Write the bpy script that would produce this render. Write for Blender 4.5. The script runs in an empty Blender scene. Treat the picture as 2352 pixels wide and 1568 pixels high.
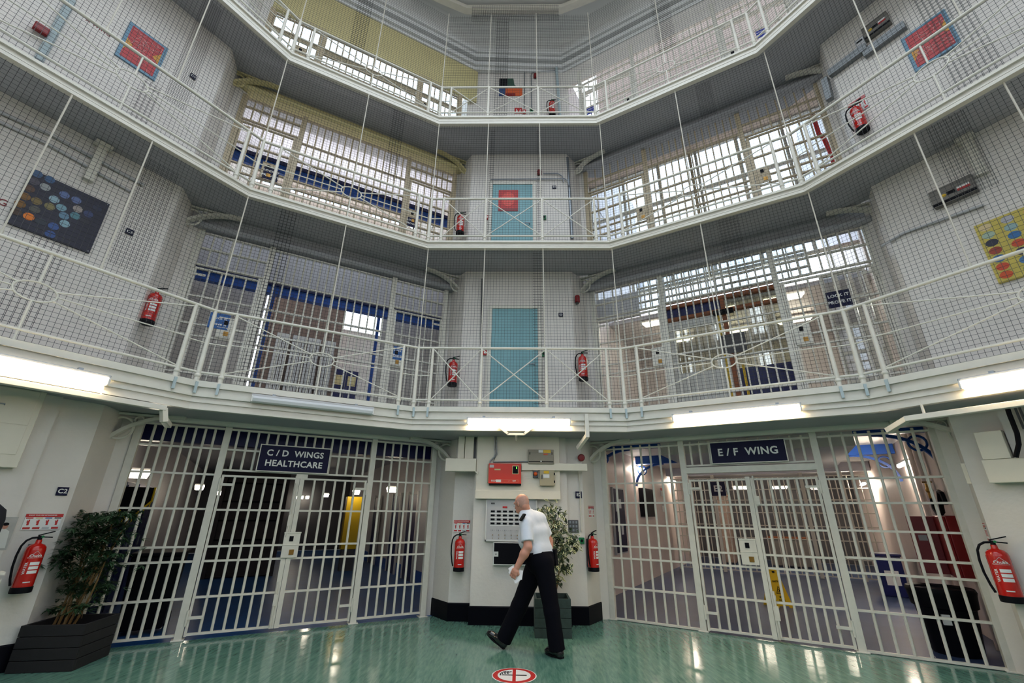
import bpy, bmesh, math, random
import numpy as np
from mathutils import Vector, Matrix
random.seed(7)
SC = bpy.context.scene
COL = SC.collection
PI = math.pi
R_ = math.radians

# ------------------------------------------------------------------ camera (measured from the building's own corners)
FOC, PITCH, YAW, ROLL = 1004.42, 0.3721, -0.0208, 0.0122
CX, CY, CZ = 0.0523, -6.9245, 1.575
W_, H_ = 2352, 1568
def cam_axes():
    cp, sp, cy, sy = math.cos(PITCH), math.sin(PITCH), math.cos(YAW), math.sin(YAW)
    f = Vector((sy*cp, cy*cp, sp)); r = Vector((cy, -sy, 0)); u = r.cross(f)
    cr, sr = math.cos(ROLL), math.sin(ROLL)
    return f, r*cr + u*sr, u*cr - r*sr
FWD, RGT, UPV = cam_axes()
CAMP = Vector((CX, CY, CZ))
def ray(u, v): return FWD + RGT*((u - W_/2)/FOC) - UPV*((v - H_/2)/FOC)
def onZ(u, v, z=0.0):
    d = ray(u, v); return CAMP + d*((z - CZ)/d.z)
def onY(u, v, y):
    d = ray(u, v); return CAMP + d*((y - CY)/d.y)

# ------------------------------------------------------------------ wall frames: x along the wall (left to right), y into the wall, z up
def frame(ox, oy, deg): return Matrix.Translation((ox, oy, 0)) @ Matrix.Rotation(R_(deg), 4, 'Z')
def T(x, y, z): return Matrix.Translation((x, y, z))
def pl(F, u, v, y=0.0):
    Fi = F.inverted(); o = Fi @ CAMP; d = Fi.to_3x3() @ ray(u, v)
    p = o + d*((y - o.y)/d.y); return p.x, p.z
def rect(F, y, L, Rr, Tp, B):
    """centre x, centre z, width, height of something flat measured on the wall plane y"""
    a, b, c, d = pl(F, *L, y), pl(F, *Rr, y), pl(F, *Tp, y), pl(F, *B, y)
    return (a[0]+b[0])/2, (c[1]+d[1])/2, b[0]-a[0], c[1]-d[1]
GATE_L = frame(0, 2.0361, 29.6335)
GATE_R = frame(0, 2.1148, -29.8489)
Z1, Z2, Z3 = 3.1415, 6.2845, 9.4246
ZL = [0, Z1, Z2, Z3]
SOFF = [2.77, 6.14, 9.215, 12.9]
CORN = {1: dict(sL=(-4.209,-1.451), cL=(-1.67,-.002), cR=(1.731,-.002), sR=(4.383,-1.524)),
        2: dict(sL=(-4.211,-1.446), cL=(-1.687,-.006), cR=(1.693,-.006), sR=(4.33,-1.518)),
        3: dict(sL=(-4.193,-1.411), cL=(-1.705,.008), cR=(1.627,.008), sR=(4.227,-1.483))}
TL, TR = 1.0375, 1.0366
for k in CORN:
    c = CORN[k]
    c['eL'] = (c['sL'][0]-3.37*math.cos(TL), c['sL'][1]-3.37*math.sin(TL))
    c['eR'] = (c['sR'][0]+3.37*math.cos(TR), c['sR'][1]-3.37*math.sin(TR))
def edge_poly(k):
    c = CORN[k]; return [c[n] for n in ('eL','sL','cL','cR','sR','eR')]
FACETS = ['farleft', 'left', 'centre', 'right', 'farright']
def facet(k, n):
    P = edge_poly(k); i = FACETS.index(n); A, B = P[i], P[i+1]
    return frame((A[0]+B[0])/2, (A[1]+B[1])/2, math.degrees(math.atan2(B[1]-A[1], B[0]-A[0]))), math.hypot(B[0]-A[0], B[1]-A[1])
PIER_C = Matrix.Identity(4)
PIER_L = facet(1, 'farleft')[0]
PIER_R = facet(1, 'farright')[0]

# ------------------------------------------------------------------ materials
def s2l(c): return tuple((x/12.92 if x <= .04045 else ((x+.055)/1.055)**2.4) for x in c)
def mat(name, col, rough=.5, metal=0.0, noise=0.0, nscale=6.0, bump=0.0, bscale=60.0, emit=None, estr=0.0, coat=0.0, spec=.5):
    m = bpy.data.materials.new(name); m.use_nodes = True
    nt = m.node_tree; b = nt.nodes['Principled BSDF']
    b.inputs['Base Color'].default_value = (*col, 1); b.inputs['Roughness'].default_value = rough
    b.inputs['Metallic'].default_value = metal; b.inputs['Specular IOR Level'].default_value = spec
    if coat: b.inputs['Coat Weight'].default_value = coat; b.inputs['Coat Roughness'].default_value = .08
    if noise or bump:
        tc = nt.nodes.new('ShaderNodeTexCoord')
    if noise:
        n = nt.nodes.new('ShaderNodeTexNoise'); n.inputs['Scale'].default_value = nscale; n.inputs['Detail'].default_value = 5
        r = nt.nodes.new('ShaderNodeValToRGB')
        r.color_ramp.elements[0].position = .3; r.color_ramp.elements[1].position = .7
        r.color_ramp.elements[0].color = (*[max(0, c*(1-noise)) for c in col], 1)
        r.color_ramp.elements[1].color = (*[min(1, c*(1+noise*.6)) for c in col], 1)
        nt.links.new(tc.outputs['Object'], n.inputs['Vector']); nt.links.new(n.outputs['Fac'], r.inputs['Fac'])
        nt.links.new(r.outputs['Color'], b.inputs['Base Color'])
    if bump:
        n2 = nt.nodes.new('ShaderNodeTexNoise'); n2.inputs['Scale'].default_value = bscale; n2.inputs['Detail'].default_value = 3
        bp = nt.nodes.new('ShaderNodeBump'); bp.inputs['Strength'].default_value = bump; bp.inputs['Distance'].default_value = .01
        nt.links.new(tc.outputs['Object'], n2.inputs['Vector']); nt.links.new(n2.outputs['Fac'], bp.inputs['Height'])
        nt.links.new(bp.outputs['Normal'], b.inputs['Normal'])
    if emit:
        b.inputs['Emission Color'].default_value = (*emit, 1); b.inputs['Emission Strength'].default_value = estr
    return m
def C(r, g, b): return s2l((r/255, g/255, b/255))
M = {}
M['wall'] = mat('painted_wall', C(232,226,219), .5, noise=.05, nscale=2.5, bump=.25, bscale=22)
M['cream'] = mat('cream_and_lamp_cast', C(216,204,150), .5, noise=.06, nscale=2, bump=.2, bscale=22)  # cream prints; also yellow lamp light painted onto the upper left wing
M['paint'] = mat('white_gloss_paint', C(226,222,210), .32, noise=.04, nscale=9)
M['iron'] = mat('painted_iron', C(228,224,212), .38, noise=.05, nscale=14)
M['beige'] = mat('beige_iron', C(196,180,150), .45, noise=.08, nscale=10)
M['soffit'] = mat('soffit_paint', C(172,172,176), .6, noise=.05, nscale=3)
M['box'] = mat('cream_boxing', C(238,231,214), .42, noise=.03, nscale=5)
M['wire'] = mat('wire', (.045,.047,.052), .5, metal=.3)
M['rod'] = mat('rod_paint', C(214,208,194), .4)
M['steel'] = mat('galvanised_steel', C(150,156,162), .38, metal=.7, noise=.1, nscale=20)
M['trunk'] = mat('galvanised_trunking', C(138,142,144), .5, metal=.5, noise=.25, nscale=60)
M['black'] = mat('black_paint', (.003,.003,.006), .5, spec=.12)
M['skirt'] = mat('black_skirting', (.002,.002,.005), .4, spec=.08)
M['navy'] = mat('navy_sign', C(20,20,56), .4, spec=.15)
M['blue'] = mat('blue_paint', C(14,78,170), .38, noise=.06)
M['deepblue'] = mat('deep_blue_paint', C(10,22,86), .4, noise=.1)
M['signblue'] = mat('sign_blue', C(30,96,168), .4)
M['white'] = mat('white_print', C(240,240,238), .5)
M['offwhite'] = mat('offwhite_plastic', C(226,226,222), .45)
M['red'] = mat('extinguisher_red', C(196,22,14), .22, coat=.5)
M['firered'] = mat('fire_panel_red', C(224,52,28), .35)
M['darkred'] = mat('dark_red', C(140,16,22), .4)
M['rubber'] = mat('black_rubber', (.004,.004,.007), .55, spec=.15)
M['brass'] = mat('brass', C(160,120,60), .35, metal=.8)
M['grey'] = mat('grey_enamel', C(150,142,126), .45, noise=.05)
M['dgrey'] = mat('dark_grey', C(86,86,90), .5)
M['lgrey'] = mat('light_grey', C(196,196,198), .4)
M['olive'] = mat('olive_grey_enamel', C(178,168,140), .45)
M['yellow'] = mat('yellow_plastic', C(232,190,20), .4)
M['orange'] = mat('orange_lens', C(216,84,20), .3)
M['green'] = mat('green_plastic', C(20,120,70), .4)
M['turq'] = mat('turquoise_door', C(128,178,186), .45, noise=.05, nscale=4)
M['wood'] = mat('orange_wood', C(150,84,40), .45, noise=.25, nscale=12)
M['shoe'] = mat('polished_leather', (.006,.006,.008), .16, coat=.4)
M['brown'] = mat('brown_brick', C(150,128,116), .7, noise=.2, nscale=14)
M['peach'] = mat('peach_wall', C(226,206,190), .6, noise=.05)
M['skin'] = mat('skin', C(206,146,124), .5, noise=.10, nscale=14)
M['shirt'] = mat('white_cotton', C(222,226,236), .75, noise=.03, nscale=8, bump=.5, bscale=11)
M['trouser'] = mat('black_wool', (.0035,.0035,.007), .95, spec=.12, bump=.3, bscale=7)
M['paper'] = mat('paper', C(240,240,240), .7)
M['cane'] = mat('bamboo_cane', C(128,98,58), .5, noise=.25, nscale=18)
M['bambooleaf'] = mat('bamboo_leaf', C(44,74,46), .5, noise=.35, nscale=30)
M['ficusdark'] = mat('ficus_leaf', C(58,74,52), .45, noise=.3, nscale=30)
M['ficuslight'] = mat('ficus_leaf_cream', C(222,222,170), .45, noise=.15, nscale=30)
M['soil'] = mat('soil', C(34,26,20), .9, noise=.4, nscale=40)
M['planter'] = mat('black_stained_wood', C(26,24,28), .7, noise=.25, nscale=18)
M['gplanter'] = mat('green_stained_wood', C(50,66,62), .55, noise=.25, nscale=18)
M['glow'] = mat('lamp_diffuser', (1,.95,.85), .5, emit=(1,.76,.46), estr=36)
M['offlamp'] = mat('unlit_diffuser', C(226,228,232), .3)
M['lampwarm'] = mat('lamp_warm', (1,.9,.7), .5, emit=(1,.88,.70), estr=20)
M['lampbright'] = mat('lamp_bright', (1,.9,.7), .5, emit=(1,.86,.70), estr=110)
M['lampsoft'] = mat('lamp_soft', (1,.9,.7), .5, emit=(1,.92,.72), estr=14)
M['led'] = mat('green_led', (.1,.9,.1), .4, emit=(.2,1,.1), estr=1.5)
M['ceil'] = mat('ceiling_paint', C(234,234,232), .6, noise=.03, nscale=1.5)
M['lilac'] = mat('pale_ceiling_board', C(222,222,232), .6, noise=.03)
M['carpet'] = mat('blue_vinyl', C(40,92,156), .35, noise=.15, nscale=3)
M['carpet2'] = mat('slate_vinyl', C(58,76,114), .38, noise=.15, nscale=3)
def glass_mat(name, tint=(.9,.95,1), clear=.82):
    m = bpy.data.materials.new(name); m.use_nodes = True; nt = m.node_tree; nt.nodes.clear()
    o = nt.nodes.new('ShaderNodeOutputMaterial'); mx = nt.nodes.new('ShaderNodeMixShader')
    t = nt.nodes.new('ShaderNodeBsdfTransparent'); g = nt.nodes.new('ShaderNodeBsdfGlossy')
    t.inputs['Color'].default_value = (*tint, 1); g.inputs['Roughness'].default_value = .03
    mx.inputs['Fac'].default_value = 1-clear
    nt.links.new(t.outputs[0], mx.inputs[1]); nt.links.new(g.outputs[0], mx.inputs[2]); nt.links.new(mx.outputs[0], o.inputs[0])
    return m
M['glass'] = glass_mat('window_glass', clear=.92)
M['dglass'] = glass_mat('door_glass', (.75,.76,.66), .75)
def floor_mat():
    m = mat('green_vinyl_floor', C(56,104,92), .13); nt = m.node_tree; b = nt.nodes['Principled BSDF']
    tc = nt.nodes.new('ShaderNodeTexCoord')
    mp = nt.nodes.new('ShaderNodeMapping'); mp.inputs['Scale'].default_value = (9, 1.2, 1); mp.inputs['Rotation'].default_value = (0, 0, .5)
    n = nt.nodes.new('ShaderNodeTexNoise'); n.inputs['Scale'].default_value = 3.5; n.inputs['Detail'].default_value = 8; n.inputs['Roughness'].default_value = .65
    r = nt.nodes.new('ShaderNodeValToRGB'); r.color_ramp.elements[0].position = .32; r.color_ramp.elements[1].position = .7
    r.color_ramp.elements[0].color = (*C(68,112,100), 1); r.color_ramp.elements[1].color = (*C(112,152,137), 1)
    nt.links.new(tc.outputs['Object'], mp.inputs['Vector']); nt.links.new(mp.outputs[0], n.inputs['Vector'])
    nt.links.new(n.outputs['Fac'], r.inputs['Fac']); nt.links.new(r.outputs['Color'], b.inputs['Base Color'])
    n2 = nt.nodes.new('ShaderNodeTexNoise'); n2.inputs['Scale'].default_value = 5; n2.inputs['Detail'].default_value = 2
    bp = nt.nodes.new('ShaderNodeBump'); bp.inputs['Strength'].default_value = .12; bp.inputs['Distance'].default_value = .012
    nt.links.new(tc.outputs['Object'], n2.inputs['Vector']); nt.links.new(n2.outputs['Fac'], bp.inputs['Height']); nt.links.new(bp.outputs['Normal'], b.inputs['Normal'])
    return m
M['floor'] = floor_mat()

# ------------------------------------------------------------------ mesh builder
class MB:
    def __init__(s): s.v = []; s.f = []; s.m = []
    def add(s, vs, fs, mi=0):
        o = len(s.v); s.v += [tuple(v) for v in vs]; s.f += [tuple(i+o for i in f) for f in fs]; s.m += [mi]*len(fs); return s
    def box(s, x0, x1, y0, y1, z0, z1, mi=0):
        v = [(x0,y0,z0),(x1,y0,z0),(x1,y1,z0),(x0,y1,z0),(x0,y0,z1),(x1,y0,z1),(x1,y1,z1),(x0,y1,z1)]
        return s.add(v, [(0,3,2,1),(4,5,6,7),(0,1,5,4),(1,2,6,5),(2,3,7,6),(3,0,4,7)], mi)
    def cyl(s, p0, p1, r0, r1=None, n=8, mi=0, caps=True):
        r1 = r0 if r1 is None else r1
        a, b = Vector(p0), Vector(p1); d = (b-a)
        if d.length < 1e-7: return s
        d.normalize(); x = d.orthogonal().normalized(); y = d.cross(x); v = []
        for c, r in ((a, r0), (b, r1)):
            for i in range(n):
                t = 2*PI*(i+.5)/n; v.append(c + (x*math.cos(t) + y*math.sin(t))*r)
        f = [(i, (i+1) % n, n+(i+1) % n, n+i) for i in range(n)]
        if caps: f += [tuple(range(n-1, -1, -1)), tuple(range(n, 2*n))]
        return s.add(v, f, mi)
    def bar(s, p0, p1, w, h, mi=0, up=(0,0,1)):
        a, b = Vector(p0), Vector(p1); d = (b-a).normalized(); upv = Vector(up)
        if abs(d.dot(upv)) > .99: upv = Vector((0,1,0))
        x = d.cross(upv).normalized()*w/2; y = x.cross(d).normalized()*h/2
        v = [a-x-y, a+x-y, a+x+y, a-x+y, b-x-y, b+x-y, b+x+y, b-x+y]
        return s.add(v, [(0,3,2,1),(4,5,6,7),(0,1,5,4),(1,2,6,5),(2,3,7,6),(3,0,4,7)], mi)
    def tube(s, pts, r, n=8, mi=0, closed=False):
        P = [Vector(p) for p in pts]; k = len(P); rr = r if isinstance(r, (list, tuple)) else [r]*k
        ref = None; rings = []
        for i in range(k):
            if closed: d = P[(i+1) % k]-P[i-1]
            else: d = P[min(i+1, k-1)]-P[max(i-1, 0)]
            d.normalize()
            if ref is None: ref = d.orthogonal().normalized()
            ref = (ref - d*ref.dot(d))
            ref = ref.normalized() if ref.length > 1e-6 else d.orthogonal().normalized()
            y = d.cross(ref)
            rings.append([P[i] + (ref*math.cos(2*PI*j/n) + y*math.sin(2*PI*j/n))*rr[i] for j in range(n)])
        v = [p for q in rings for p in q]; f = []
        for i in range(k if closed else k-1):
            a, b = i*n, ((i+1) % k)*n
            f += [(a+j, a+(j+1) % n, b+(j+1) % n, b+j) for j in range(n)]
        if not closed: f += [tuple(range(n-1, -1, -1)), tuple(range((k-1)*n, k*n))]
        return s.add(v, f, mi)
    def lathe(s, prof, n=16, c=(0,0,0), mi=0, axis='Z'):
        v = []; k = len(prof)
        for r, z in prof:
            for i in range(n):
                t = 2*PI*i/n; x, y = r*math.cos(t), r*math.sin(t)
                v.append((c[0]+x, c[1]+y, c[2]+z) if axis == 'Z' else (c[0]+x, c[1]-z, c[2]+y))
        f = []
        for j in range(k-1):
            for i in range(n): f.append((j*n+i, j*n+(i+1) % n, (j+1)*n+(i+1) % n, (j+1)*n+i))
        f += [tuple(range(n-1, -1, -1)), tuple(range((k-1)*n, k*n))]
        return s.add(v, f, mi)
    def prism(s, poly, y0, y1, mi=0):            # polygon in x,z extruded along y
        n = len(poly); v = [(x, y0, z) for x, z in poly] + [(x, y1, z) for x, z in poly]
        f = [tuple(range(n)), tuple(range(2*n-1, n-1, -1))] + [(i, n+i, n+(i+1) % n, (i+1) % n) for i in range(n)]
        return s.add(v, f, mi)
    def slab(s, poly, z0, z1, mi=0):             # polygon in x,y extruded along z
        n = len(poly); v = [(x, y, z0) for x, y in poly] + [(x, y, z1) for x, y in poly]
        f = [tuple(range(n-1, -1, -1)), tuple(range(n, 2*n))] + [(i, (i+1) % n, n+(i+1) % n, n+i) for i in range(n)]
        return s.add(v, f, mi)
    def ball(s, c, r, n=12, m=8, mi=0):
        r = (r, r, r) if not isinstance(r, (tuple, list)) else r
        v = []; f = []
        for j in range(1, m):
            p = PI*j/m
            for i in range(n):
                t = 2*PI*i/n; v.append((c[0]+r[0]*math.sin(p)*math.cos(t), c[1]+r[1]*math.sin(p)*math.sin(t), c[2]+r[2]*math.cos(p)))
        for j in range(m-2):
            for i in range(n): f.append((j*n+i, (j+1)*n+i, (j+1)*n+(i+1) % n, j*n+(i+1) % n))
        v += [(c[0], c[1], c[2]+r[2]), (c[0], c[1], c[2]-r[2])]; a = len(v)-2
        f += [(a, i, (i+1) % n) for i in range(n)] + [(a+1, (m-2)*n+(i+1) % n, (m-2)*n+i) for i in range(n)]
        return s.add(v, f, mi)
    def disc(s, c, rx, rz, y, n=24, mi=0, t=.002):
        return s.prism([(c[0]+rx*math.cos(-2*PI*i/n), c[1]+rz*math.sin(-2*PI*i/n)) for i in range(n)][::-1], y, y+t, mi)
    def xf(s, Mx):
        s.v = [tuple(Mx @ Vector(v)) for v in s.v]; return s
    def join(s, o, Mx=None):
        return s.add([tuple(Mx @ Vector(v)) for v in o.v] if Mx else o.v, o.f, 0) if not o.m else s._join(o, Mx)
    def _join(s, o, Mx):
        off = len(s.v); s.v += [tuple(Mx @ Vector(v)) for v in o.v] if Mx else o.v
        s.f += [tuple(i+off for i in f) for f in o.f]; s.m += o.m; return s
    def build(s, name, mats, parent=None, Mx=None, smooth=None, bevel=0.0):
        me = bpy.data.meshes.new(name); me.from_pydata(s.v, [], s.f); me.validate()
        mats = mats if isinstance(mats, (list, tuple)) else [mats]
        for x in mats: me.materials.append(x)
        if len(mats) > 1 and len(me.polygons) == len(s.m): me.polygons.foreach_set('material_index', s.m)
        bm = bmesh.new(); bm.from_mesh(me); bmesh.ops.recalc_face_normals(bm, faces=bm.faces); bm.to_mesh(me); bm.free()
        if smooth:
            me.shade_smooth(); me.set_sharp_from_angle(angle=R_(smooth if smooth > 1 else 40))
        o = bpy.data.objects.new(name, me); COL.objects.link(o)
        if parent is not None: o.parent = parent
        if Mx is not None: o.matrix_world = Mx if parent is None else o.matrix_world
        if Mx is not None and parent is not None: o.matrix_local = Mx
        if bevel:
            b = o.modifiers.new('bevel', 'BEVEL'); b.width = bevel; b.segments = 2; b.limit_method = 'ANGLE'
        return o
def thing(name, label, cat, Mx, group=None):
    o = bpy.data.objects.new(name, None); COL.objects.link(o); o.matrix_world = Mx; o.empty_display_size = .1
    o['label'] = label; o['category'] = cat
    if group: o['group'] = group
    return o
def tag(o, label, cat, group=None, kind=None):
    o['label'] = label; o['category'] = cat
    if group: o['group'] = group
    if kind: o['kind'] = kind
    return o
def struct(o, label=None, cat=None):
    o['kind'] = 'structure'
    if label: o['label'] = label
    if cat: o['category'] = cat
    return o
def dup(root, Mx, label, group=None):
    r = root.copy(); COL.objects.link(r); r.matrix_world = Mx; r['label'] = label
    if group: r['group'] = group
    for ch in list(root.children):
        c = ch.copy(); COL.objects.link(c); c.parent = r
        for g in list(ch.children):
            d = g.copy(); COL.objects.link(d); d.parent = c
    return r
TXR = Matrix.Rotation(PI/2, 4, 'X')
def text(s, size, parent, m, x=0, z=0, y=-.004, name='lettering', bold=.02, align='CENTER', rot=0, ext=.0008, sx=1.0, flat=False):
    cu = bpy.data.curves.new(name, 'FONT'); cu.body = s; cu.size = size; cu.align_x = align; cu.align_y = 'CENTER'
    cu.extrude = ext; cu.offset = bold*size; cu.resolution_u = 3; cu.space_character = 1.06
    ob = bpy.data.objects.new(name, cu); COL.objects.link(ob)
    dg = bpy.context.evaluated_depsgraph_get(); me = bpy.data.meshes.new_from_object(ob.evaluated_get(dg))
    bpy.data.objects.remove(ob); bpy.data.curves.remove(cu)
    L = Matrix.Translation((x, y, z)) @ (Matrix.Identity(4) if flat else TXR) @ Matrix.Rotation(rot, 4, 'Z') @ Matrix.Diagonal((sx, 1, 1, 1))
    me.transform(L); me.materials.clear(); me.materials.append(m)
    o = bpy.data.objects.new(name, me); COL.objects.link(o); o.parent = parent
    return o
def sweep(poly, prof, name, m, closed_prof=True):
    """profile (offset outwards from the rotunda, z) swept along a plan polyline with mitred corners"""
    n = len(poly); mit = []
    for i in range(n):
        ds = []
        if i > 0: ds.append((Vector(poly[i])-Vector(poly[i-1])).normalized())
        if i < n-1: ds.append((Vector(poly[i+1])-Vector(poly[i])).normalized())
        ns = [Vector((-d.y, d.x)) for d in ds]
        t = sum(ns, Vector((0, 0))).normalized(); mit.append(t / t.dot(ns[0]))
    mb = MB(); k = len(prof); v = []
    for i in range(n):
        for o, z in prof: p = Vector(poly[i]) + mit[i]*o; v.append((p.x, p.y, z))
    f = []
    for i in range(n-1):
        for j in range(k if closed_prof else k-1): f.append((i*k+j, i*k+(j+1) % k, (i+1)*k+(j+1) % k, (i+1)*k+j))
    if closed_prof: f += [tuple(range(k)), tuple(range((n-1)*k, n*k))]
    mb.add(v, f); return mb.build(name, m)
WORLD, EXPO, LANT, BACKH = 2.8, 0.40, 4.2, (3.2, 6.1, 9.2, 12.6)
# ================================================================== THE SETTING
def floor_poly(F, pts): return [tuple((F @ Vector((x, y, 0))).xy) for x, y in pts]
# rotunda floor: everything in front of the gates
cen = (0, -5.82)
mb = MB(); gl = [tuple((GATE_L @ Vector((x, -.02, 0))).xy) for x in (-6.6, -1.3)]; gr = [tuple((GATE_R @ Vector((x, -.02, 0))).xy) for x in (1.35, 6.9)]
far = [(cen[0]+9.2*math.cos(a), cen[1]+9.2*math.sin(a)) for a in [R_(-150-i*-10+0) for i in range(-3, 16)]]
mb.slab([(-9.5, -3.2), *gl, (0, 1.9), *gr, (9.5, -3.2), (8, -11), (3, -14), (-3, -14), (-8, -11)], -.12, 0)
struct(mb.build('floor', M['floor']), 'polished green vinyl floor of the rotunda', 'floor')

def pier(name, F, prof_low, prof_up, lab, m_up='wall', prof_top=None):
    mb = MB(); mb.slab(prof_low, 0, SOFF[0]+.1, 0); mb.slab(prof_up, SOFF[0]+.1, Z3-.1 if prof_top else 13.62, 1)
    if prof_top: mb.slab(prof_top, Z3-.1, 13.62, 1)
    o = mb.build(name, [M['wall'], M[m_up]], Mx=F); return struct(o, lab, 'wall')
LOW_C = [(-1.52,2.4),(-1.52,1.24),(-1.385,1.315),(-1.06,.91),(-.70,.90),(-.70,.69),(.83,.69),(.83,.79),(1.105,.79),(1.37,1.19),(1.56,1.22),(1.56,2.4)]
UP_C = [(-1.52,2.4),(-1.52,1.24),(-1.40,1.25),(-1.07,.86),(1.08,.86),(1.40,1.22),(1.56,1.22),(1.56,2.4)]
pier('wall_centre', PIER_C, LOW_C, UP_C, 'white painted pier wall between the two barred wings', 'wall', [(-1.36,2.4),(-1.36,1.42),(1.28,1.42),(1.28,2.4)])
LOW_L = [(-2.4,2.2),(-1.9,1.2),(-1.08,.80),(-.72,.80),(-.72,.66),(.66,.66),(.66,.74),(1.07,.74),(1.42,1.15),(1.64,1.13),(1.64,2.2)]
UP_L = [(-2.4,2.2),(-1.9,1.2),(-1.08,.70),(1.07,.70),(1.42,1.12),(1.64,1.13),(1.64,2.2)]
pier('wall_left', PIER_L, LOW_L, UP_L, 'white painted pier wall at the left of the rotunda')
LOW_R = [(-1.57,2.2),(-1.57,1.18),(-1.36,1.15),(-1.22,.76),(-.78,.76),(-.78,.66),(.72,.66),(.72,.80),(1.08,.80),(1.9,1.2),(2.4,2.2)]
UP_R = [(-1.57,2.2),(-1.57,1.18),(-1.40,1.14),(-1.16,.70),(1.08,.70),(1.9,1.2),(2.4,2.2)]
pier('wall_right', PIER_R, LOW_R, UP_R, 'white painted pier wall at the right of the rotunda')
def skirting(name, F, pts, lab):
    P = [(F @ Vector((x, y, 0))).xy for x, y in pts]
    o = sweep([tuple(p) for p in P], [(-.014, 0), (-.014, .235), (-.004, .25), (.03, .25), (.03, 0)], name, M['skirt']); return struct(o, lab, 'skirting')
skirting('baseboard_centre', PIER_C, LOW_C[2:10], 'black skirting round the foot of the central pier')
skirting('baseboard_left', PIER_L, LOW_L[1:9], 'black skirting round the foot of the left pier')
skirting('baseboard_right', PIER_R, LOW_R[2:10], 'black skirting round the foot of the right pier')

# gallery walkways (slab + soffit) and their moulded fascias
for k in (1, 2, 3):
    P = edge_poly(k)
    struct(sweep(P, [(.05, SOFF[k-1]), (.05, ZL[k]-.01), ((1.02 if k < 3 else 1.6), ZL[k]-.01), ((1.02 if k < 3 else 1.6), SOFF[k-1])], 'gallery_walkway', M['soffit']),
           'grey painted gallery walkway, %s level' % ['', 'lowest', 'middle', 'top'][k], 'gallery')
    if k == 1:
        lay = [(-.035, .045, 3.06, 3.14), (.0, .06, 3.0, 3.06), (-.02, .06, 2.935, 3.0), (.015, .06, 2.895, 2.935), (-.005, .06, 2.86, 2.895), (.02, .06, 2.80, 2.86), (-.02, .06, 2.765, 2.80)]
    elif k == 2:
        lay = [(-.025, .05, 6.245, 6.284), (.005, .06, 6.19, 6.245), (-.015, .06, 6.175, 6.19), (-.02, .06, 6.122, 6.165)]
    else:
        lay = [(-.025, .05, 9.385, 9.425), (.005, .06, 9.30, 9.385), (-.02, .06, 9.28, 9.30), (-.025, .06, 9.20, 9.265)]
    for j, (a, b, z0, z1) in enumerate(lay):
        struct(sweep(P, [(a, z0), (a, z1), (b, z1), (b, z0)], 'trim_%d' % (k*10+j), M['paint']), 'white moulding strip on the gallery edge', 'moulding')

# ceiling: cornice steps at the wall head, coved ceiling, lantern opening
def wp(F, x, y): q = F @ Vector((x, y, 0)); return (q.x, q.y)
P3 = [wp(PIER_L, -2.6, .71), wp(PIER_L, 1.15, .71), wp(GATE_L, -6.0, 0), wp(GATE_L, -1.40, 0), wp(GATE_R, 1.32, 0), wp(GATE_R, 6.33, 0), wp(PIER_R, -1.15, .71), wp(PIER_R, 2.6, .71)]
for j, (o, z0, z1) in enumerate([(-.05, 12.58, 12.68), (-.12, 12.68, 12.80), (-.04, 12.80, 12.92), (-.16, 12.92, 13.04), (-.22, 13.04, 13.14), (-.14, 13.14, 13.24)]):
    struct(sweep(P3, [(o, z0), (o, z1), (.3, z1), (.3, z0)], 'trim_%d' % (50+j), M['ceil']), 'stepped cornice moulding at the wall head', 'cornice')
struct(sweep(P3, [(-.14, 13.24), (-.17, 13.40), (-.26, 13.53), (-.42, 13.62), (.3, 13.62), (.3, 13.24)], 'trim_57', M['ceil']), 'coved strip between cornice and ceiling', 'cornice')
# ring beam under the lantern
za = 13.42
rb = [onZ(940, -30, za), onZ(1072, 26, za), onZ(1290, 24, za), onZ(1430, -30, za)]
struct(sweep([(p.x, p.y) for p in rb], [(-.08, za), (-.08, za+.12), (.08, za+.2), (.08, za)], 'trim_60', M['paint']), 'ring beam moulding under the ceiling lantern', 'moulding')

# ------------------------------------------------------------------ wings: corridors behind the gates
def wing(side, F, x0, x1, lev, y1, m_wall, m_floor, m_ceil, m_end, zc=None, end=True):
    z0 = ZL[lev]; z1 = zc if zc else SOFF[lev]
    t = .12; nm = side
    if m_floor:
        struct(MB().box(x0-t, x1+t, -.05 if lev == 0 else .0, y1, z0-.1, z0-.001).build('floor', M[m_floor], Mx=F), '%s wing floor, level %d' % (side, lev+1), 'floor')
    struct(MB().box(x0-t, x0, .12, y1, z0, z1).build('wall_%s_wing' % side, M[m_wall], Mx=F), 'left wall of the %s wing, level %d' % (side, lev+1), 'wall')
    struct(MB().box(x1, x1+t, .12, y1, z0, z1).build('wall_%s_wing' % side, M[m_wall], Mx=F), 'right wall of the %s wing, level %d' % (side, lev+1), 'wall')
    if end: struct(MB().box(x0-t, x1+t, y1, y1+t, z0, z1).build('wall_end_%s_wing' % side, M[m_end], Mx=F), 'end wall of the %s wing, level %d' % (side, lev+1), 'wall')
    if m_ceil: struct(MB().box(x0-t, x1+t, .02, y1+t, z1, z1+.08).build('ceiling', M[m_ceil], Mx=F), '%s wing ceiling, level %d' % (side, lev+1), 'ceiling')
M['wingwall'] = mat('wing_wall', C(206,200,200), .5, noise=.05, nscale=2)
M['pinkwall'] = mat('pale_pink_wall', C(232,216,208), .5, noise=.05, nscale=2)
wing('left', GATE_L, -6.5, -.8, 0, 14, 'wingwall', 'carpet', 'soffit', 'dgrey', 3.0)
wing('right', GATE_R, 1.12, 6.62, 0, 13, 'pinkwall', 'carpet2', 'ceil', 'dgrey', 3.0)
LX, RX = (-6.3, -1.3), (1.4, 6.75)
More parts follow.
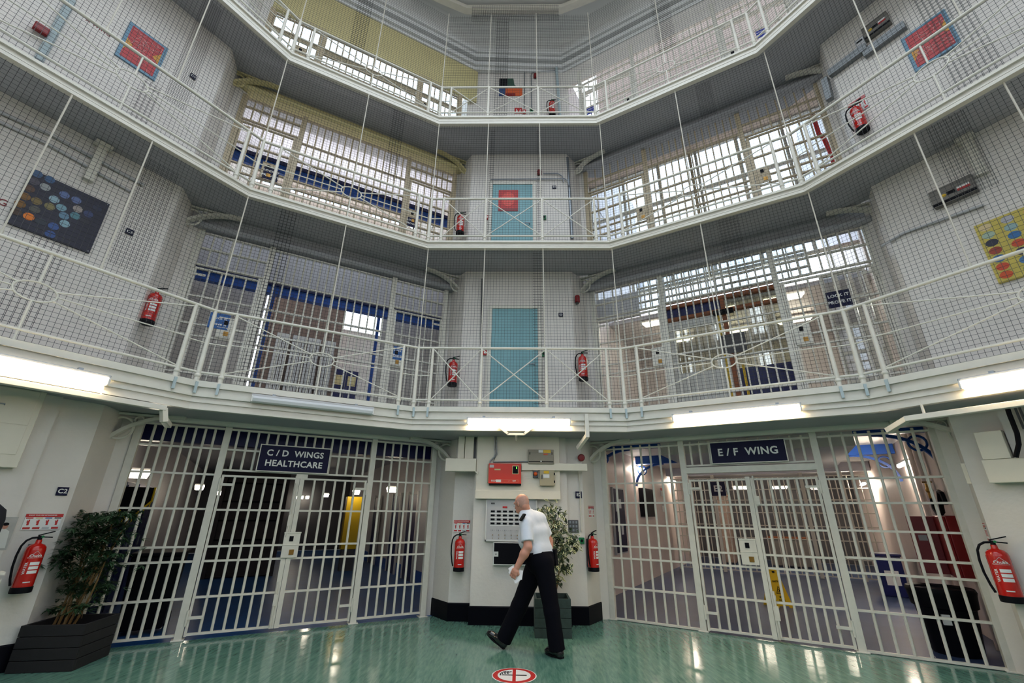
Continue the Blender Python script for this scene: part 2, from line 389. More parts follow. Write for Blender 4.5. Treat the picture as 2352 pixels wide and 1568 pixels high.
for lev in (1, 2, 3):
    wing('left', GATE_L, *LX, lev, 6.5, 'wall', None, None, 'peach', ZL[lev]+3.2, end=False)
    wing('right', GATE_R, *RX, lev, 6.5, 'wingwall', None, None, 'peach', ZL[lev]+3.2, end=False)
# bulkheads over the upper gates
for nm, F, (a, b) in (('left', GATE_L, (-6.5, -1.3)), ('right', GATE_R, (1.35, 6.9))):
    for lev in (0, 1, 2):
        z0 = [2.715, 5.86, 9.0][lev]; z1 = SOFF[lev]+.02
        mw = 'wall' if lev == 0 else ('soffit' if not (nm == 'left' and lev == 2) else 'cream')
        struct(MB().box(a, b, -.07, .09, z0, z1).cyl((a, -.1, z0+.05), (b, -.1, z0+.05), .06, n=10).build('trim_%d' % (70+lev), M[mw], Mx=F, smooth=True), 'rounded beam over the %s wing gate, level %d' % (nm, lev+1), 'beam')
    mw = 'cream' if nm == 'left' else 'wall'  # left side: yellow lamp cast put into the wall colour
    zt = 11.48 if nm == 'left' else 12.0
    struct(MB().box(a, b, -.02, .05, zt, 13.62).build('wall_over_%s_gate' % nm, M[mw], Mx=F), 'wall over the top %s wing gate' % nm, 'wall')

# ================================================================== BARRED SCREENS AND GATES
RAILS = [.055, .475, .905, 1.08, 1.40, 1.74, 2.05, 2.385, 2.675]
def bars(mb_list, root, xs, z0, z1, m, r=.018):
    for x in xs: MB().cyl((x, 0, z0), (x, 0, z1), r, n=8, caps=False).build('bar', m, root, smooth=True)
def rails(root, zs, x0, x1, m, h=.026):
    for z in zs: MB().box(x0, x1, -.022, .022, z-h/2, z+h/2).build('rail', m, root)
def lin(a, b, n): return [a+(b-a)*(i+1)/(n+1) for i in range(n)]
def screen(F, lev, posts, n_side, n_mid, zr_side, zr_tr, label, m, leaves=True, top=2.69, side_doors=False, mid_rails=None):
    Mx = F @ T(0, 0, ZL[lev]); root = thing('barred_screen', label, 'barred screen', Mx)
    w = .088
    for i, x in enumerate(posts):
        MB().box(x-w/2, x+w/2, -w/2, w/2, 0, top+.03).box(x-w*.8, x+w*.8, -w*.8, w*.8, 0, .015).build('post', m, root, bevel=.004)
    for a, b, n in ((posts[0], posts[1], n_side[0]), (posts[2], posts[3], n_side[1])):
        if side_doors:
            zz = [z for z in zr_side if z > 2.1]
            bars(None, root, lin(a+w/2, b-w/2, n), 2.1, top, m, .014); rails(root, [2.1]+zz, a, b, m)
        else:
            bars(None, root, lin(a+w/2, b-w/2, n), zr_side[0], top, m); rails(root, zr_side, a, b, m)
    a, b = posts[1], posts[2]
    if leaves:
        bars(None, root, lin(a, b, n_mid), zr_tr[0], top, m); rails(root, zr_tr, a, b, m)
    else:
        bars(None, root, lin(a, b, n_mid), .05, top, m, .014); rails(root, mid_rails or zr_side, a, b, m)
    return root
def leaf(F, lev, x0, x1, n, zs, label, m, lock=None, hinge=None, stile='r', wst=.062, r=.018):
    Mx = F @ T(x0, 0, ZL[lev]); L = x1-x0
    root = thing('barred_gate', label, 'gate', Mx)
    zt, zb = zs[-1], zs[0]
    sl, sr = (.03, wst) if stile == 'r' else (wst, .03)
    MB().box(0, sl, -.028, .028, zb-.02, zt+.015).build('stile', m, root); MB().box(L-sr, L, -.028, .028, zb-.02, zt+(.04 if stile == 'r' else .015)).build('stile', m, root)
    bars(None, root, lin(sl, L-sr, n), zb, zt, m, r); rails(root, zs, 0, L, m)
    if lock:
        x, z = lock
        mb = MB(); 
        mb.prism([(x-.11,z-.17),(x+.11,z-.17),(x+.11,z+.17),(x-.11,z+.17)], -.05, -.03)
        mb.box(x-.115, x+.115, -.056, -.03, z+.155, z+.175).box(x-.115, x+.115, -.056, -.03, z-.005, z+.005)
        lc = mb.build('lock_case', m, root, bevel=.003)
        MB().box(x-.035, x+.02, -.058, -.05, z+.05, z+.12).build('keyhole_opening', M['black'], lc)
        MB().box(x-.01, x+.055, -.058, -.05, z-.13, z-.06).build('lock_plate', M['brass'], lc)
    hx = .0 if hinge == 'l' else L
    if hinge:
        for z in (.25, zt-.12):
            s = 1 if hinge == 'l' else -1
            MB().cyl((hx-.01*s, -.035, z-.09), (hx-.01*s, -.035, z+.09), .018, n=10).box(min(hx-.01*s, hx+.17*s), max(hx-.01*s, hx+.17*s), -.045, -.03, z-.018, z+.018).build('hinge', m, root, smooth=True)
    return root
WM = M['iron']
# ground, left: C / D wings
PLx = [-6.0, -4.954, -2.806, -1.733]
screen(GATE_L, 0, PLx, (7, 6), 15, [.06, .47, .91, 1.09, 1.57, 2.03, 2.39, 2.68], [2.10, 2.39, 2.68], 'cream barred screen fixed round the gates under the healthcare sign', WM)
leaf(GATE_L, 0, -4.90, -3.87, 6, [.06, .48, .91, 1.09, 1.56, 2.02], 'left leaf of the barred gate under the healthcare sign, edge without lock case', WM, None, 'l')
l2 = leaf(GATE_L, 0, -3.865, -2.86, 5, [.06, .48, .91, 1.09, 1.56, 2.02], 'right leaf of the barred gate under the healthcare sign, with peeling lock case', WM, (-.0+.03, 1.09), 'r', 'l')
MB().box(-.06, .10, -.035, .035, 2.02, 2.10).build('head_stop', WM, l2)
MB().cyl((-.05, -.045, 1.2), (-.05, -.045, 1.95), .012, n=8).box(-.07, -.03, -.06, -.03, 1.35, 1.5).build('shoot_bolt', WM, l2)
MB().cyl((-.05, -.045, .05), (-.05, -.045, .62), .014, n=8).box(-.07, -.02, -.06, -.03, .32, .46).build('shoot_bolt', WM, l2)
# ground, right: E / F wing
PRx = [1.80, 3.152, 5.0, 6.326]
sr = screen(GATE_R, 0, PRx, (7, 7), 12, [.02, .46, .89, 1.07, 1.40, 1.745, 2.06, 2.645], [2.31, 2.645], 'cream barred screen fixed round the gates under the single wing sign', WM)
MB().box(3.15, 5.0, -.05, .05, 2.19, 2.28).build('head_rail', WM, sr)
leaf(GATE_R, 0, 3.21, 4.085, 5, [.04, .46, .88, 1.05, 1.39, 1.72, 2.08], 'left leaf of the barred gate under the single wing sign, with brass lock plate', WM, (.70, 1.08), 'l')
l4 = leaf(GATE_R, 0, 4.09, 4.945, 6, [.04, .46, .88, 1.05, 1.39, 1.72, 2.08], 'right leaf of the barred gate under the single wing sign, with plain bolts', WM, None, 'r', 'l', .03)
MB().cyl((.04, -.045, .05), (.04, -.045, .6), .014, n=8).cyl((.04, -.045, .5), (.04, -.045, .55), .022, n=8).box(.01, .07, -.06, -.03, .25, .42).build('shoot_bolt', WM, l4)
MB().cyl((.04, -.045, 1.7), (.04, -.045, 2.13), .012, n=8).box(.02, .08, -.06, -.03, 1.72, 1.84).build('shoot_bolt', WM, l4)
# upper levels
lev_name = ['', 'lowest gallery', 'middle gallery', 'top gallery']
for lev in (1, 2, 3):
    for side, F, px in (('left', GATE_L, PLx), ('right', GATE_R, PRx)):
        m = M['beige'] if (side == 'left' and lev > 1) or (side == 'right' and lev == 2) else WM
        tp = {('left', 1): 2.70, ('right', 1): 2.75, ('left', 2): 2.62, ('right', 2): 2.85, ('left', 3): 2.0, ('right', 3): 2.9}[(side, lev)]
        zr = [.055, .475, .905, 1.09, 1.55, 2.05, 2.4, tp-.02] if tp > 2.5 else [.055, .475, .905, 1.09, 1.55, tp-.02]
        screen(F, lev, px, (6, 7), 15 if side == 'left' else 13, zr, None, 'barred screen closing the %s wing at the %s' % (side, lev_name[lev]), m, False, tp, True, [.055, .32, .905, 1.09, 1.55, tp-.62, tp-.02])
        zs = [.06, .32, .905, 1.09, 1.55, 2.03]
        if tp < 2.2: zs[-1] = tp-.05
        leaf(F, lev, px[0]+.05, px[1]-.05, 4 if side == 'left' else 6, zs, 'barred side door of the %s wing screen on the %s, nearer the outer pier' % (side, lev_name[lev]) if side == 'left' else 'barred side door of the %s wing screen on the %s, nearer the central pier' % (side, lev_name[lev]), m, (.62 if side == 'left' else 1.12, 1.09), 'l', 'r', .055, .014)
        leaf(F, lev, px[2]+.05, px[3]-.05, 5 if side == 'left' else 6, zs, 'barred side door of the %s wing screen on the %s, nearer the central pier' % (side, lev_name[lev]) if side == 'left' else 'barred side door of the %s wing screen on the %s, nearer the outer pier' % (side, lev_name[lev]), m, (.14, 1.09), 'r', 'l', .055, .014)

# ================================================================== GALLERY RAILINGS
fac_lab = {'farleft': 'in front of the left pier', 'left': 'in front of the left wing', 'centre': 'in front of the central pier', 'right': 'in front of the right wing', 'farright': 'in front of the right pier'}
lvl_lab = {1: 'lowest gallery', 2: 'middle gallery', 3: 'top gallery'}
def railing(k, n):
    F, L = facet(k, n); z = ZL[k]; h = L/2; Mx = F @ T(0, 0, z)
    top = [0, 1.01, .97, .865][k]
    root = thing('gallery_railing', 'white iron railing of the %s %s' % (lvl_lab[k], fac_lab[n]), 'railing', Mx)
    m = M['iron']
    MB().cyl((-h, 0, top), (h, 0, top), .021, n=10).build('top_rail', m, root, smooth=True)
    MB().cyl((-h, 0, .115), (h, 0, .115), .016, n=8).build('bottom_rail', m, root, smooth=True)
    def post(x, r=.027):
        MB().cyl((x, 0, .0), (x, 0, top-.01), r*1.08, r*.8, n=12).ball((x, 0, .07), (r*1.4, r*1.4, r*1.2)).build('post', m, root, smooth=True)
    post(h, .03)
    if n == 'farleft': post(-h, .03)
    xs = [-1.455, -.63, .45, 1.455] if n == 'centre' else ([-1.44, 1.44] if L > 3.2 else [-h+.265, h-.25])
    for x in xs: post(x)
    if n == 'centre':
        for a, b in zip(xs[:-1], xs[1:]):
            MB().cyl((a+.02, -.008, top-.03), (b-.02, -.008, .12), .0095, n=6).build('brace', m, root, smooth=True)
            MB().cyl((a+.02, .010, .12), (b-.02, .010, top-.03), .0095, n=6).build('brace', m, root, smooth=True)
    else:
        zc = top*.54; rx, rz = .17, .105
        MB().tube([(rx*math.cos(2*PI*i/28), 0, zc+rz*math.sin(2*PI*i/28)) for i in range(28)], .010, n=6, closed=True).build('oval_ring', m, root, smooth=True)
        a, b = xs
        for x, s in ((a, -1), (b, 1)):
            for zz, dz in ((top-.03, .05), (.13, -.05)):
                MB().cyl((x, 0, zz), (s*rx*.86, 0, zc+dz), .0095, n=6).build('brace', m, root, smooth=True)
            MB().cyl((x, 0, zc), (s*rx, 0, zc), .0085, n=6).build('brace', m, root, smooth=True)
        MB().cyl((0, 0, zc+rz), (0, 0, top), .012, n=8).build('stub_post', m, root, smooth=True)
        MB().cyl((0, 0, 0), (0, 0, zc-rz), .012, n=8).build('stub_post', m, root, smooth=True)
    for s in (-1, 1):
        e = xs[0] if s < 0 else xs[-1]
        MB().cyl((e, 0, top*.52), (s*h, 0, top*.52), .009, n=6).build('short_rail', m, root, smooth=True)
    if k == 1:
        for x in xs + [h]:
            if n != 'centre' or abs(x) > 1: MB().box(x-.016, x+.016, -.05, -.03, -.17, -.02).build('fixing_strap', M['blue_grey'], root)
M['blue_grey'] = mat('blue_grey_strap', C(180,196,200), .4)
for k in (1, 2, 3):
    for n in FACETS: railing(k, n)

# ================================================================== WIRE MESH SCREENS
PITCH_W = .0535; WR = .0021
def wires(mb, x0, x1, z0, z1, y=.045, r=WR, ph=0.0, pitch=PITCH_W):
    def tri(a, b):
        a, b = Vector(a), Vector(b)
        if abs(b.z-a.z) > .001: o = [Vector((-.87*r, .5*r, 0)), Vector((.87*r, .5*r, 0)), Vector((0, -r, 0))]
        else: o = [Vector((0, .5*r, -.87*r)), Vector((0, .5*r, .87*r)), Vector((0, -r, 0))]
        mb.add([a+q for q in o]+[b+q for q in o], [(0,1,4,3),(1,2,5,4),(2,0,3,5)])
    n = int((x1-x0)/pitch)
    for i in range(n+1):
        x = x0+ph+i*pitch
        if x <= x1: tri((x, y, z0), (x, y, z1))
    n = int((z1-z0)/pitch)
    for i in range(n+1):
        z = z0+ph+i*pitch
        if z <= z1: tri((x0, y+2*r, z), (x1, y+2*r, z))
ZTOP = 12.76
laps = {(1,'centre'): [(.24,.45,3.2,6.1)], (1,'left'): [(-1.0,-.75,3.2,6.1)], (1,'farleft'): [(.45,.8,4.3,5.9),(-.2,.12,3.3,4.4),(-1.5,-1.1,4.5,6.1)], (1,'right'): [(.25,.55,4.6,6.1)], (1,'farright'): [(-.3,.05,5.0,6.1),(.6,.9,3.2,6.1)],
        (2,'centre'): [(-.6,-.5,6.3,9.1),(.36,.46,6.3,9.1)], (2,'left'): [(.5,.75,7.4,9.15)], (2,'farleft'): [(.35,.62,6.9,9.1),(.1,.3,6.3,7.0)], (2,'right'): [(.35,.62,8.3,9.15)], (2,'farright'): [(.1,.5,6.3,8.2)],
        (3,'centre'): [(-.52,-.22,9.5,12.7)], (3,'left'): [(-.55,-.25,10.4,12.7)], (3,'right'): [(-.1,.25,10.4,12.7)]}
for k in (1, 2, 3):
    for n in FACETS:
        F, L = facet(k, n); h = L/2; z0 = ZL[k]+.02; z1 = [0, 6.12, 9.20, ZTOP][k]
        root = thing('wire_mesh_screen', 'dark wire mesh stretched above the %s %s' % (lvl_lab[k], fac_lab[n]), 'wire mesh', F)
        mb = MB(); wires(mb, -h, h, z0, z1)
        for (a, b, c, d) in laps.get((k, n), []): wires(mb, max(a, -h), min(b, h), c, d, .052, WR*1.25, .024)
        tag(mb.build('wire_mesh', M['wire'], root), None, None, kind='stuff') if False else mb.build('wire_mesh', M['wire'], root)
        rt = z0+[0, 1.0, .96, .85][k]
        xs = [-.645, .43] if n == 'centre' else ([-.4, .41] if n.startswith('far') else [0.0])
        for x in xs + [h] + ([-h] if n == 'farleft' else []):
            MB().cyl((x, .0, rt), (x, .0, z1), .0095, n=6).cyl((x, 0, rt), (x, 0, rt+.05), .017, n=8).build('tension_rod', M['rod'], root, smooth=True)
# the doubled strip of mesh tied along the head of the central screen
F, L = facet(3, 'centre'); mb = MB(); wires(mb, -1.12, .98, 12.6, 13.02, -.03, WR*1.2, .02); wires(mb, -1.12, .98, 12.62, 13.0, .08, WR*1.2, .0)
tag(mb.build('mesh_strip', M['wire'], Mx=F), 'dark doubled strip of wire mesh hanging under the ceiling ring', 'wire mesh')
# ------------------------------------------------------------------ the half of the rotunda behind the camera: wall, window bays, walkways, roof with lantern
def arc(r, a0, a1, n): return [(cen[0]+r*math.cos(R_(a0+(a1-a0)*i/n)), cen[1]+r*math.sin(R_(a0+(a1-a0)*i/n))) for i in range(n+1)]
BACK = arc(7.0, 16, -196, 14)
def bwall(z0, z1, nm='wall_back'): struct(sweep(BACK, [(0, z0), (0, z1), (.25, z1), (.25, z0)], nm, M['wall']), 'white wall of the rotunda behind the camera', 'wall')
bwall(-.05, BACKH[0]); bwall(BACKH[1], 6.9); bwall(BACKH[2], 10.0); bwall(BACKH[3], 14.0)
for i in range(1, 14): struct(MB().box(BACK[i][0]-.45, BACK[i][0]+.45, BACK[i][1]-.45, BACK[i][1]+.45, 3, 13).build('wall_back_pier', M['wall']), 'white pier between window bays behind the camera', 'wall')
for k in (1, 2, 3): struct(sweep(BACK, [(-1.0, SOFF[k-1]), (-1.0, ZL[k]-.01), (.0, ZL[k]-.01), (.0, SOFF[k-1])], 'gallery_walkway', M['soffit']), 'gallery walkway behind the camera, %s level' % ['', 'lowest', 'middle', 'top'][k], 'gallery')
n = 32; RO, RI = 8.2, LANT
v = [(cen[0]+RO*math.cos(2*PI*i/n), cen[1]+RO*math.sin(2*PI*i/n), z) for z in (13.62, 13.8) for i in range(n)] + [(cen[0]+RI*math.cos(2*PI*i/n), cen[1]+RI*math.sin(2*PI*i/n), z) for z in (13.62, 13.8) for i in range(n)]
f = []
for i in range(n):
    j = (i+1) % n; f += [(i, j, 2*n+j, 2*n+i), (n+i, 3*n+i, 3*n+j, n+j), (i, n+i, n+j, j), (2*n+i, 2*n+j, 3*n+j, 3*n+i)]
struct(MB().add(v, f).build('ceiling', M['ceil']), 'flat roof ring round the lantern', 'ceiling')
li = bpy.data.lights.new('lantern_daylight', 'AREA'); li.shape = 'DISK'; li.size = 2*LANT; li.cycles.is_portal = True
lo_ = bpy.data.objects.new('lantern_daylight', li); COL.objects.link(lo_); lo_.location = (cen[0], cen[1], 13.6)
# ================================================================== FLUORESCENT FITTINGS UNDER THE LOWEST GALLERY
def tube_light(n, label, lit=True, x=0.0, z=2.90, yy=-.055):
    F, L = facet(1, n); root = thing('fluorescent_light', label, 'light', F @ T(x, yy, z), 'fluorescent fittings under the lowest gallery')
    hl = .815
    MB().box(-hl, hl, -.045, .03, .03, .062).build('housing', M['steel' if lit else 'lgrey'], root, bevel=.006)
    prof = [(-.058,.03),(-.064,.0),(-.05,-.038),(-.02,-.05),(.02,-.05),(.038,-.03),(.04,.03)]
    MB().add([(a, y, zz) for a in (-hl+.02, hl-.02) for y, zz in prof], [(i, (i+1) % 7, 7+(i+1) % 7, 7+i) for i in range(7)]+[tuple(range(7)), tuple(range(13, 6, -1))]).build('diffuser', M['glow' if lit else 'offlamp'], root)
    for s in (-1, 1): MB().box(min(s*hl, s*(hl-.022)), max(s*hl, s*(hl-.022)), -.066, .042, -.052, .034).build('end_cap', M['offwhite'], root, bevel=.006)
    for s in (-.55, .55): MB().box(s-.02, s+.02, -.03, .05, .062, .085).build('bracket', M['steel'], root)
tube_light('centre', 'lit fluorescent fitting above the central pier')
tube_light('right', 'lit fluorescent fitting above the right wing gate')
tube_light('left', 'unlit fluorescent fitting above the left wing gate', False, .02, 2.975)
tube_light('farleft', 'lit fluorescent fitting above the left pier extinguisher')
tube_light('farright', 'lit fluorescent fitting above the right pier, cut by the frame edge')

# trunking strips that carry the lights
F = facet(1, 'farleft')[0]
root = thing('cable_trunking', 'white trunking strip under the light at the left pier', 'trunking', F @ T(0, .0, 2.72))
MB().box(-1.6, 1.44, -.05, .03, -.03, .03).build('strip', M['paint'], root, bevel=.004)
MB().bar((1.42, -.01, 0), (1.47, .0, -.16), .07, .06).bar((1.47, 0, -.14), (1.62, .25, -.16), .07, .06).build('drop_arm', M['paint'], root, bevel=.004)
MB().cyl((.8, -.01, .03), (.8, -.01, .16), .012).cyl((-.2, -.01, .03), (-.2, -.01, .16), .012).build('hanger', M['paint'], root)
F = facet(1, 'farright')[0]
root = thing('cable_trunking', 'white trunking strip under the light at the right pier', 'trunking', F @ T(0, .0, 2.635))
MB().box(-1.38, 1.6, -.05, .03, -.03, .03).build('strip', M['paint'], root, bevel=.004)
MB().bar((-1.36, -.01, 0), (-1.62, .1, -.09), .07, .06).build('drop_arm', M['paint'], root, bevel=.004)
for x in (-1.2, -.35): MB().cyl((x, -.01, .03), (x, -.01, .16), .014).build('hanger', M['paint'], root)
root = thing('light_bracket', 'white angled bracket under the central light', 'bracket', T(-.01, -.04, 2.70))
MB().bar((-.32, 0, .16), (-.12, 0, .01), .05, .035).bar((.32, 0, .16), (.12, 0, .01), .05, .035).bar((-.13, 0, .01), (.13, 0, .01), .05, .035).build('arm', M['paint'], root)
MB().cyl((0, .0, .0), (0, .55, .0), .02, n=10).build('conduit', M['paint'], root, smooth=True)
root = thing('steel_hanger', 'white bent steel arm right of the central light', 'bracket', T(1.10, -.03, 2.62))
MB().box(-.03, .03, -.03, .03, .05, .42).bar((0, 0, .08), (-.12, .25, -.08), .06, .06).build('arm', M['paint'], root, bevel=.004)

# ================================================================== CAST IRON SPANDREL BRACKETS
def arc_bar(mb, pts, w, d):
    v = []; n = len(pts)
    for i, p in enumerate(pts):
        a, b = pts[max(0, i-1)], pts[min(n-1, i+1)]; t = Vector((b[0]-a[0], b[2]-a[2])).normalized(); nx, nz = -t.y*w/2, t.x*w/2
        v += [(p[0]+nx, -d/2, p[2]+nz), (p[0]+nx, d/2, p[2]+nz), (p[0]-nx, d/2, p[2]-nz), (p[0]-nx, -d/2, p[2]-nz)]
    f = [(4*i+j, 4*i+(j+1) % 4, 4*i+4+(j+1) % 4, 4*i+4+j) for i in range(n-1) for j in range(4)]+[(0,1,2,3), (4*n-1,4*n-2,4*n-3,4*n-4)]
    mb.add(v, f)
def bracket(F, x, lev, s, side, where, m='iron'):
    """s=+1: springs from a pier on the left and reaches right"""
    top = SOFF[lev]-.01; root = thing('spandrel_bracket', 'cast iron arched bracket at the %s end of the %s wing opening, %s' % (where, side, ['ground floor', 'lowest gallery', 'middle gallery'][lev]), 'bracket', F @ T(x, -.22, top))
    w, h = .90, .74
    arc = [(s*w*(1-math.cos(t))*1.0 if False else s*(w - w*math.cos(t)), 0, -h*(1-math.sin(t))) for t in [PI/2*i/12 for i in range(13)]]
    mb = MB()
    arc_bar(mb, arc, .045, .10); mb.build('arch', M[m], root)
    MB().box(min(0, s*.04), max(0, s*.04), -.03, .03, -h, 0).box(min(0, s*w), max(0, s*w), -.03, .03, -.03, 0).build('frame', M[m], root)
    cx, cz, r = s*.22, -.20, .14
    MB().tube([(cx+r*math.cos(2*PI*i/20), 0, cz+r*math.sin(2*PI*i/20)) for i in range(20)], .017, n=6, closed=True).build('ring', M[m], root, smooth=True)
    r2 = .05; MB().tube([(s*.40+r2*math.cos(2*PI*i/12), 0, -.085+r2*math.sin(2*PI*i/12)) for i in range(12)], .012, n=6, closed=True).build('ring', M[m], root, smooth=True)
for lev in (0, 1, 2):
    ml = 'cream' if lev == 2 else 'iron'  # middle left brackets take the same painted yellow cast
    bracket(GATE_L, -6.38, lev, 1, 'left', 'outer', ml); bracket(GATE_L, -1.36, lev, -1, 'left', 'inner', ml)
    bracket(GATE_R, 1.46, lev, 1, 'right', 'inner'); bracket(GATE_R, 6.78, lev, -1, 'right', 'outer')

# ================================================================== SIGNS
def sign(name, label, cat, Mx, w, h, m, lines, lm='white', border=None, t=.012, group=None, boldness=.025):
    root = thing(name, label, cat, Mx, group)
    MB().box(-w/2, w/2, -t, 0, -h/2, h/2).build('panel', M[m], root, bevel=.0015)
    if border:
        b = border; mb = MB()
        for x0, x1, z0, z1 in ((-w/2-b, w/2+b, h/2, h/2+b), (-w/2-b, w/2+b, -h/2-b, -h/2), (-w/2-b, -w/2, -h/2, h/2), (w/2, w/2+b, -h/2, h/2)): mb.box(x0, x1, -t-.006, 0, z0, z1)
        mb.build('border', M['paint'], root)
    for s, sz, x, z in lines: text(s, sz, root, M[lm], x, z, -t-.002, bold=boldness)
    return root
sign('wing_sign', 'navy sign reading C / D WINGS HEALTHCARE on the left gate screen', 'sign', GATE_L @ T(-3.99, -.055, 2.30), .98, .37, 'navy', [('C / D  WINGS', .125, 0, .075), ('HEALTHCARE', .125, 0, -.075)], border=.014)
sign('wing_sign', 'navy sign reading E / F WING on the right gate screen', 'sign', GATE_R @ T(4.12, -.055, 2.485), 1.02, .31, 'navy', [('E / F  WING', .152, 0, 0)], border=.014)
def at(F, u, v, y):
    x, z = pl(F, u, v, y); return F @ T(x, y, z)
SM = .105
sign('landing_sign', 'small navy plate reading C2 above the left extinguisher poster', 'sign', at(PIER_L, 143, 1128, .735), .098, .092, 'navy', [('C2', .066, 0, 0)])
sign('landing_sign', 'small navy plate reading C3 right of the blue dotted panel', 'sign', at(PIER_L, 297, 533, .695), .085, .082, 'navy', [('C3', .056, 0, 0)])
sign('landing_sign', 'small navy plate reading C4 right of the red painted panel, top left', 'sign', at(PIER_L, 443, 176, .695), .085, .085, 'navy', [('C4', .056, 0, 0)])
sign('landing_sign', 'small navy plate reading E2 half behind a conduit on the central pier', 'sign', at(PIER_C, 1329, 1136, .775), .105, .105, 'navy', [('E2', .07, 0, 0)])
sign('landing_sign', 'small navy plate reading E3 right of the lower turquoise door', 'sign', at(PIER_C, 1288, 723, .855), .085, .08, 'navy', [('E3', .056, 0, 0)])
sign('landing_sign', 'small navy plate reading E4 right of the upper turquoise door', 'sign', at(PIER_C, 1273, 430, .855), .085, .08, 'navy', [('E4', .056, 0, 0)])

# ================================================================== FIRE EXTINGUISHERS
def curve_patch(r, a0, a1, z0, z1, n=10):
    v = []; 
    for i in range(n+1):
        a = a0+(a1-a0)*i/n; v += [(r*math.sin(a), -r*math.cos(a), z0), (r*math.sin(a), -r*math.cos(a), z1)]
    return MB().add(v, [(2*i, 2*i+2, 2*i+3, 2*i+1) for i in range(n)])
def wrap_text(s, size, parent, m, r, x, z, rot=0, bold=.02):
    o = text(s, size, parent, m, 0, 0, 0, rot=rot, bold=bold, ext=.0002)
    for v in o.data.vertices:
        a = (v.co.x+x)/r; zz = v.co.z+z; rr = r+.0004-min(0, v.co.y)
        v.co = (rr*math.sin(a), -rr*math.cos(a), zz)
    return o
def make_extinguisher(Mx, label, group):
    root = thing('fire_extinguisher', label, 'fire extinguisher', Mx, group)
    r = .083
    MB().lathe([(.0,.05),(r,.05),(r,.405),(r*.94,.432),(r*.72,.455),(r*.36,.468),(.026,.474),(.024,.505),(0,.505)], 28).build('cylinder', M['red'], root, smooth=True)
    MB().lathe([(0,0),(r*1.03,0),(r*1.05,.01),(r*1.05,.055),(r*1.0,.058),(0,.058)], 28).build('base_band', M['rubber'], root, smooth=True)
    hd = MB().cyl((0,0,.50), (0,0,.545), .021, .018, 12).bar((-.02,0,.535), (.10,0,.525), .022, .012).bar((-.02,0,.548), (.105,0,.585), .022, .010).build('handle', M['rubber'], root, smooth=True)
    MB().cyl((.015,-.012,.535), (.015,-.022,.535), .012, n=12).build('gauge', M['green'], hd, smooth=True)
    MB().tube([(-.015,0,.528),(-.06,-.005,.525),(-.10,-.008,.50),(-.125,-.01,.45),(-.135,-.012,.36),(-.132,-.012,.25),(-.115,-.01,.14),(-.098,-.01,.075)], .0105, n=8).build('hose', M['rubber'], root, smooth=True)
    MB().box(-.05,.05,r-.005,r+.018,.06,.46).build('wall_bracket', M['dgrey'], root)
    g = wrap_text('Chubb', .036, root, M['white'], r+.001, 0, .352); g.name = 'maker_mark'
    tr = []
    for a, b in (((-.062,.332),(0,.398)), ((0,.398),(.062,.332)), ((-.062,.332),(.062,.332))):
        for i in range(7):
            x = a[0]+(b[0]-a[0])*i/6; z = a[1]+(b[1]-a[1])*i/6; tr.append((math.sin(x/r)*(r+.0015), -math.cos(x/r)*(r+.0015), z))
    mb = MB()
    for k in range(3): mb.tube(tr[k*7:k*7+7], .0014, n=4)
    mb.build('maker_triangle', M['white'], root)
    wrap_text('WATER', .032, root, M['white'], r+.001, -.052, .235, rot=PI/2)
    for z in (.262, .222, .182):
        lp = curve_patch(r+.0012, -.30, .66, z, z+.030).build('label_panel', M['white'], root, smooth=True)
    curve_patch(r+.0012, -.34, .34, .098, .108).build('label_panel', M['white'], root, smooth=True)
    return root
def spot(F, u, v, y, zb): x, z = pl(F, u, v, y); return F @ T(x, y, zb)
EXT = make_extinguisher(spot(PIER_L, 68, 1300, .63, .735), 'red fire extinguisher on the left pier beside the bamboo', 'ground floor extinguishers')
dup(EXT, spot(PIER_C, 1055, 1275, .795, .70) @ Matrix.Rotation(.25, 4, 'Z'), 'red fire extinguisher on the central pier, left of the walking man')
dup(EXT, spot(PIER_C, 1361, 1250, .775, .73) @ Matrix.Rotation(.75, 4, 'Z'), 'red fire extinguisher on the central pier, right of the leafy ficus')
dup(EXT, spot(PIER_R, 2308, 1325, .65, .76) @ Matrix.Rotation(.35, 4, 'Z') @ Matrix.Diagonal((1.12,1.12,1.08,1)), 'red fire extinguisher on the right pier at the frame edge')
up = [(PIER_L, 347, 712, .76, 3.93, 'red fire extinguisher on the lowest gallery, left of the left wing screen', -.4),
      (PIER_C, 1041, 842, .762, 3.70, 'red fire extinguisher on the lowest gallery, left of the turquoise door', .3),
      (PIER_C, 1338, 825, .762, 3.82, 'red fire extinguisher on the lowest gallery, right of the turquoise door', -.2),
      (PIER_C, 1057, 525, .762, 6.97, 'red fire extinguisher on the middle gallery, left of the turquoise door', .2),
      (PIER_R, 1978, 288, .60, 7.03, 'red fire extinguisher on the middle gallery, right pier beside the wing screen', .1),
      (PIER_C, 1268, 247, 1.33, pl(PIER_C, 1268, 266, 1.33)[1], 'red fire extinguisher on the top gallery beside the pipes', .1)]
for F, u, v, y, zb, lab, rz in up: dup(EXT, spot(F, u, v, y, zb) @ Matrix.Rotation(rz, 4, 'Z'), lab, 'gallery extinguishers')

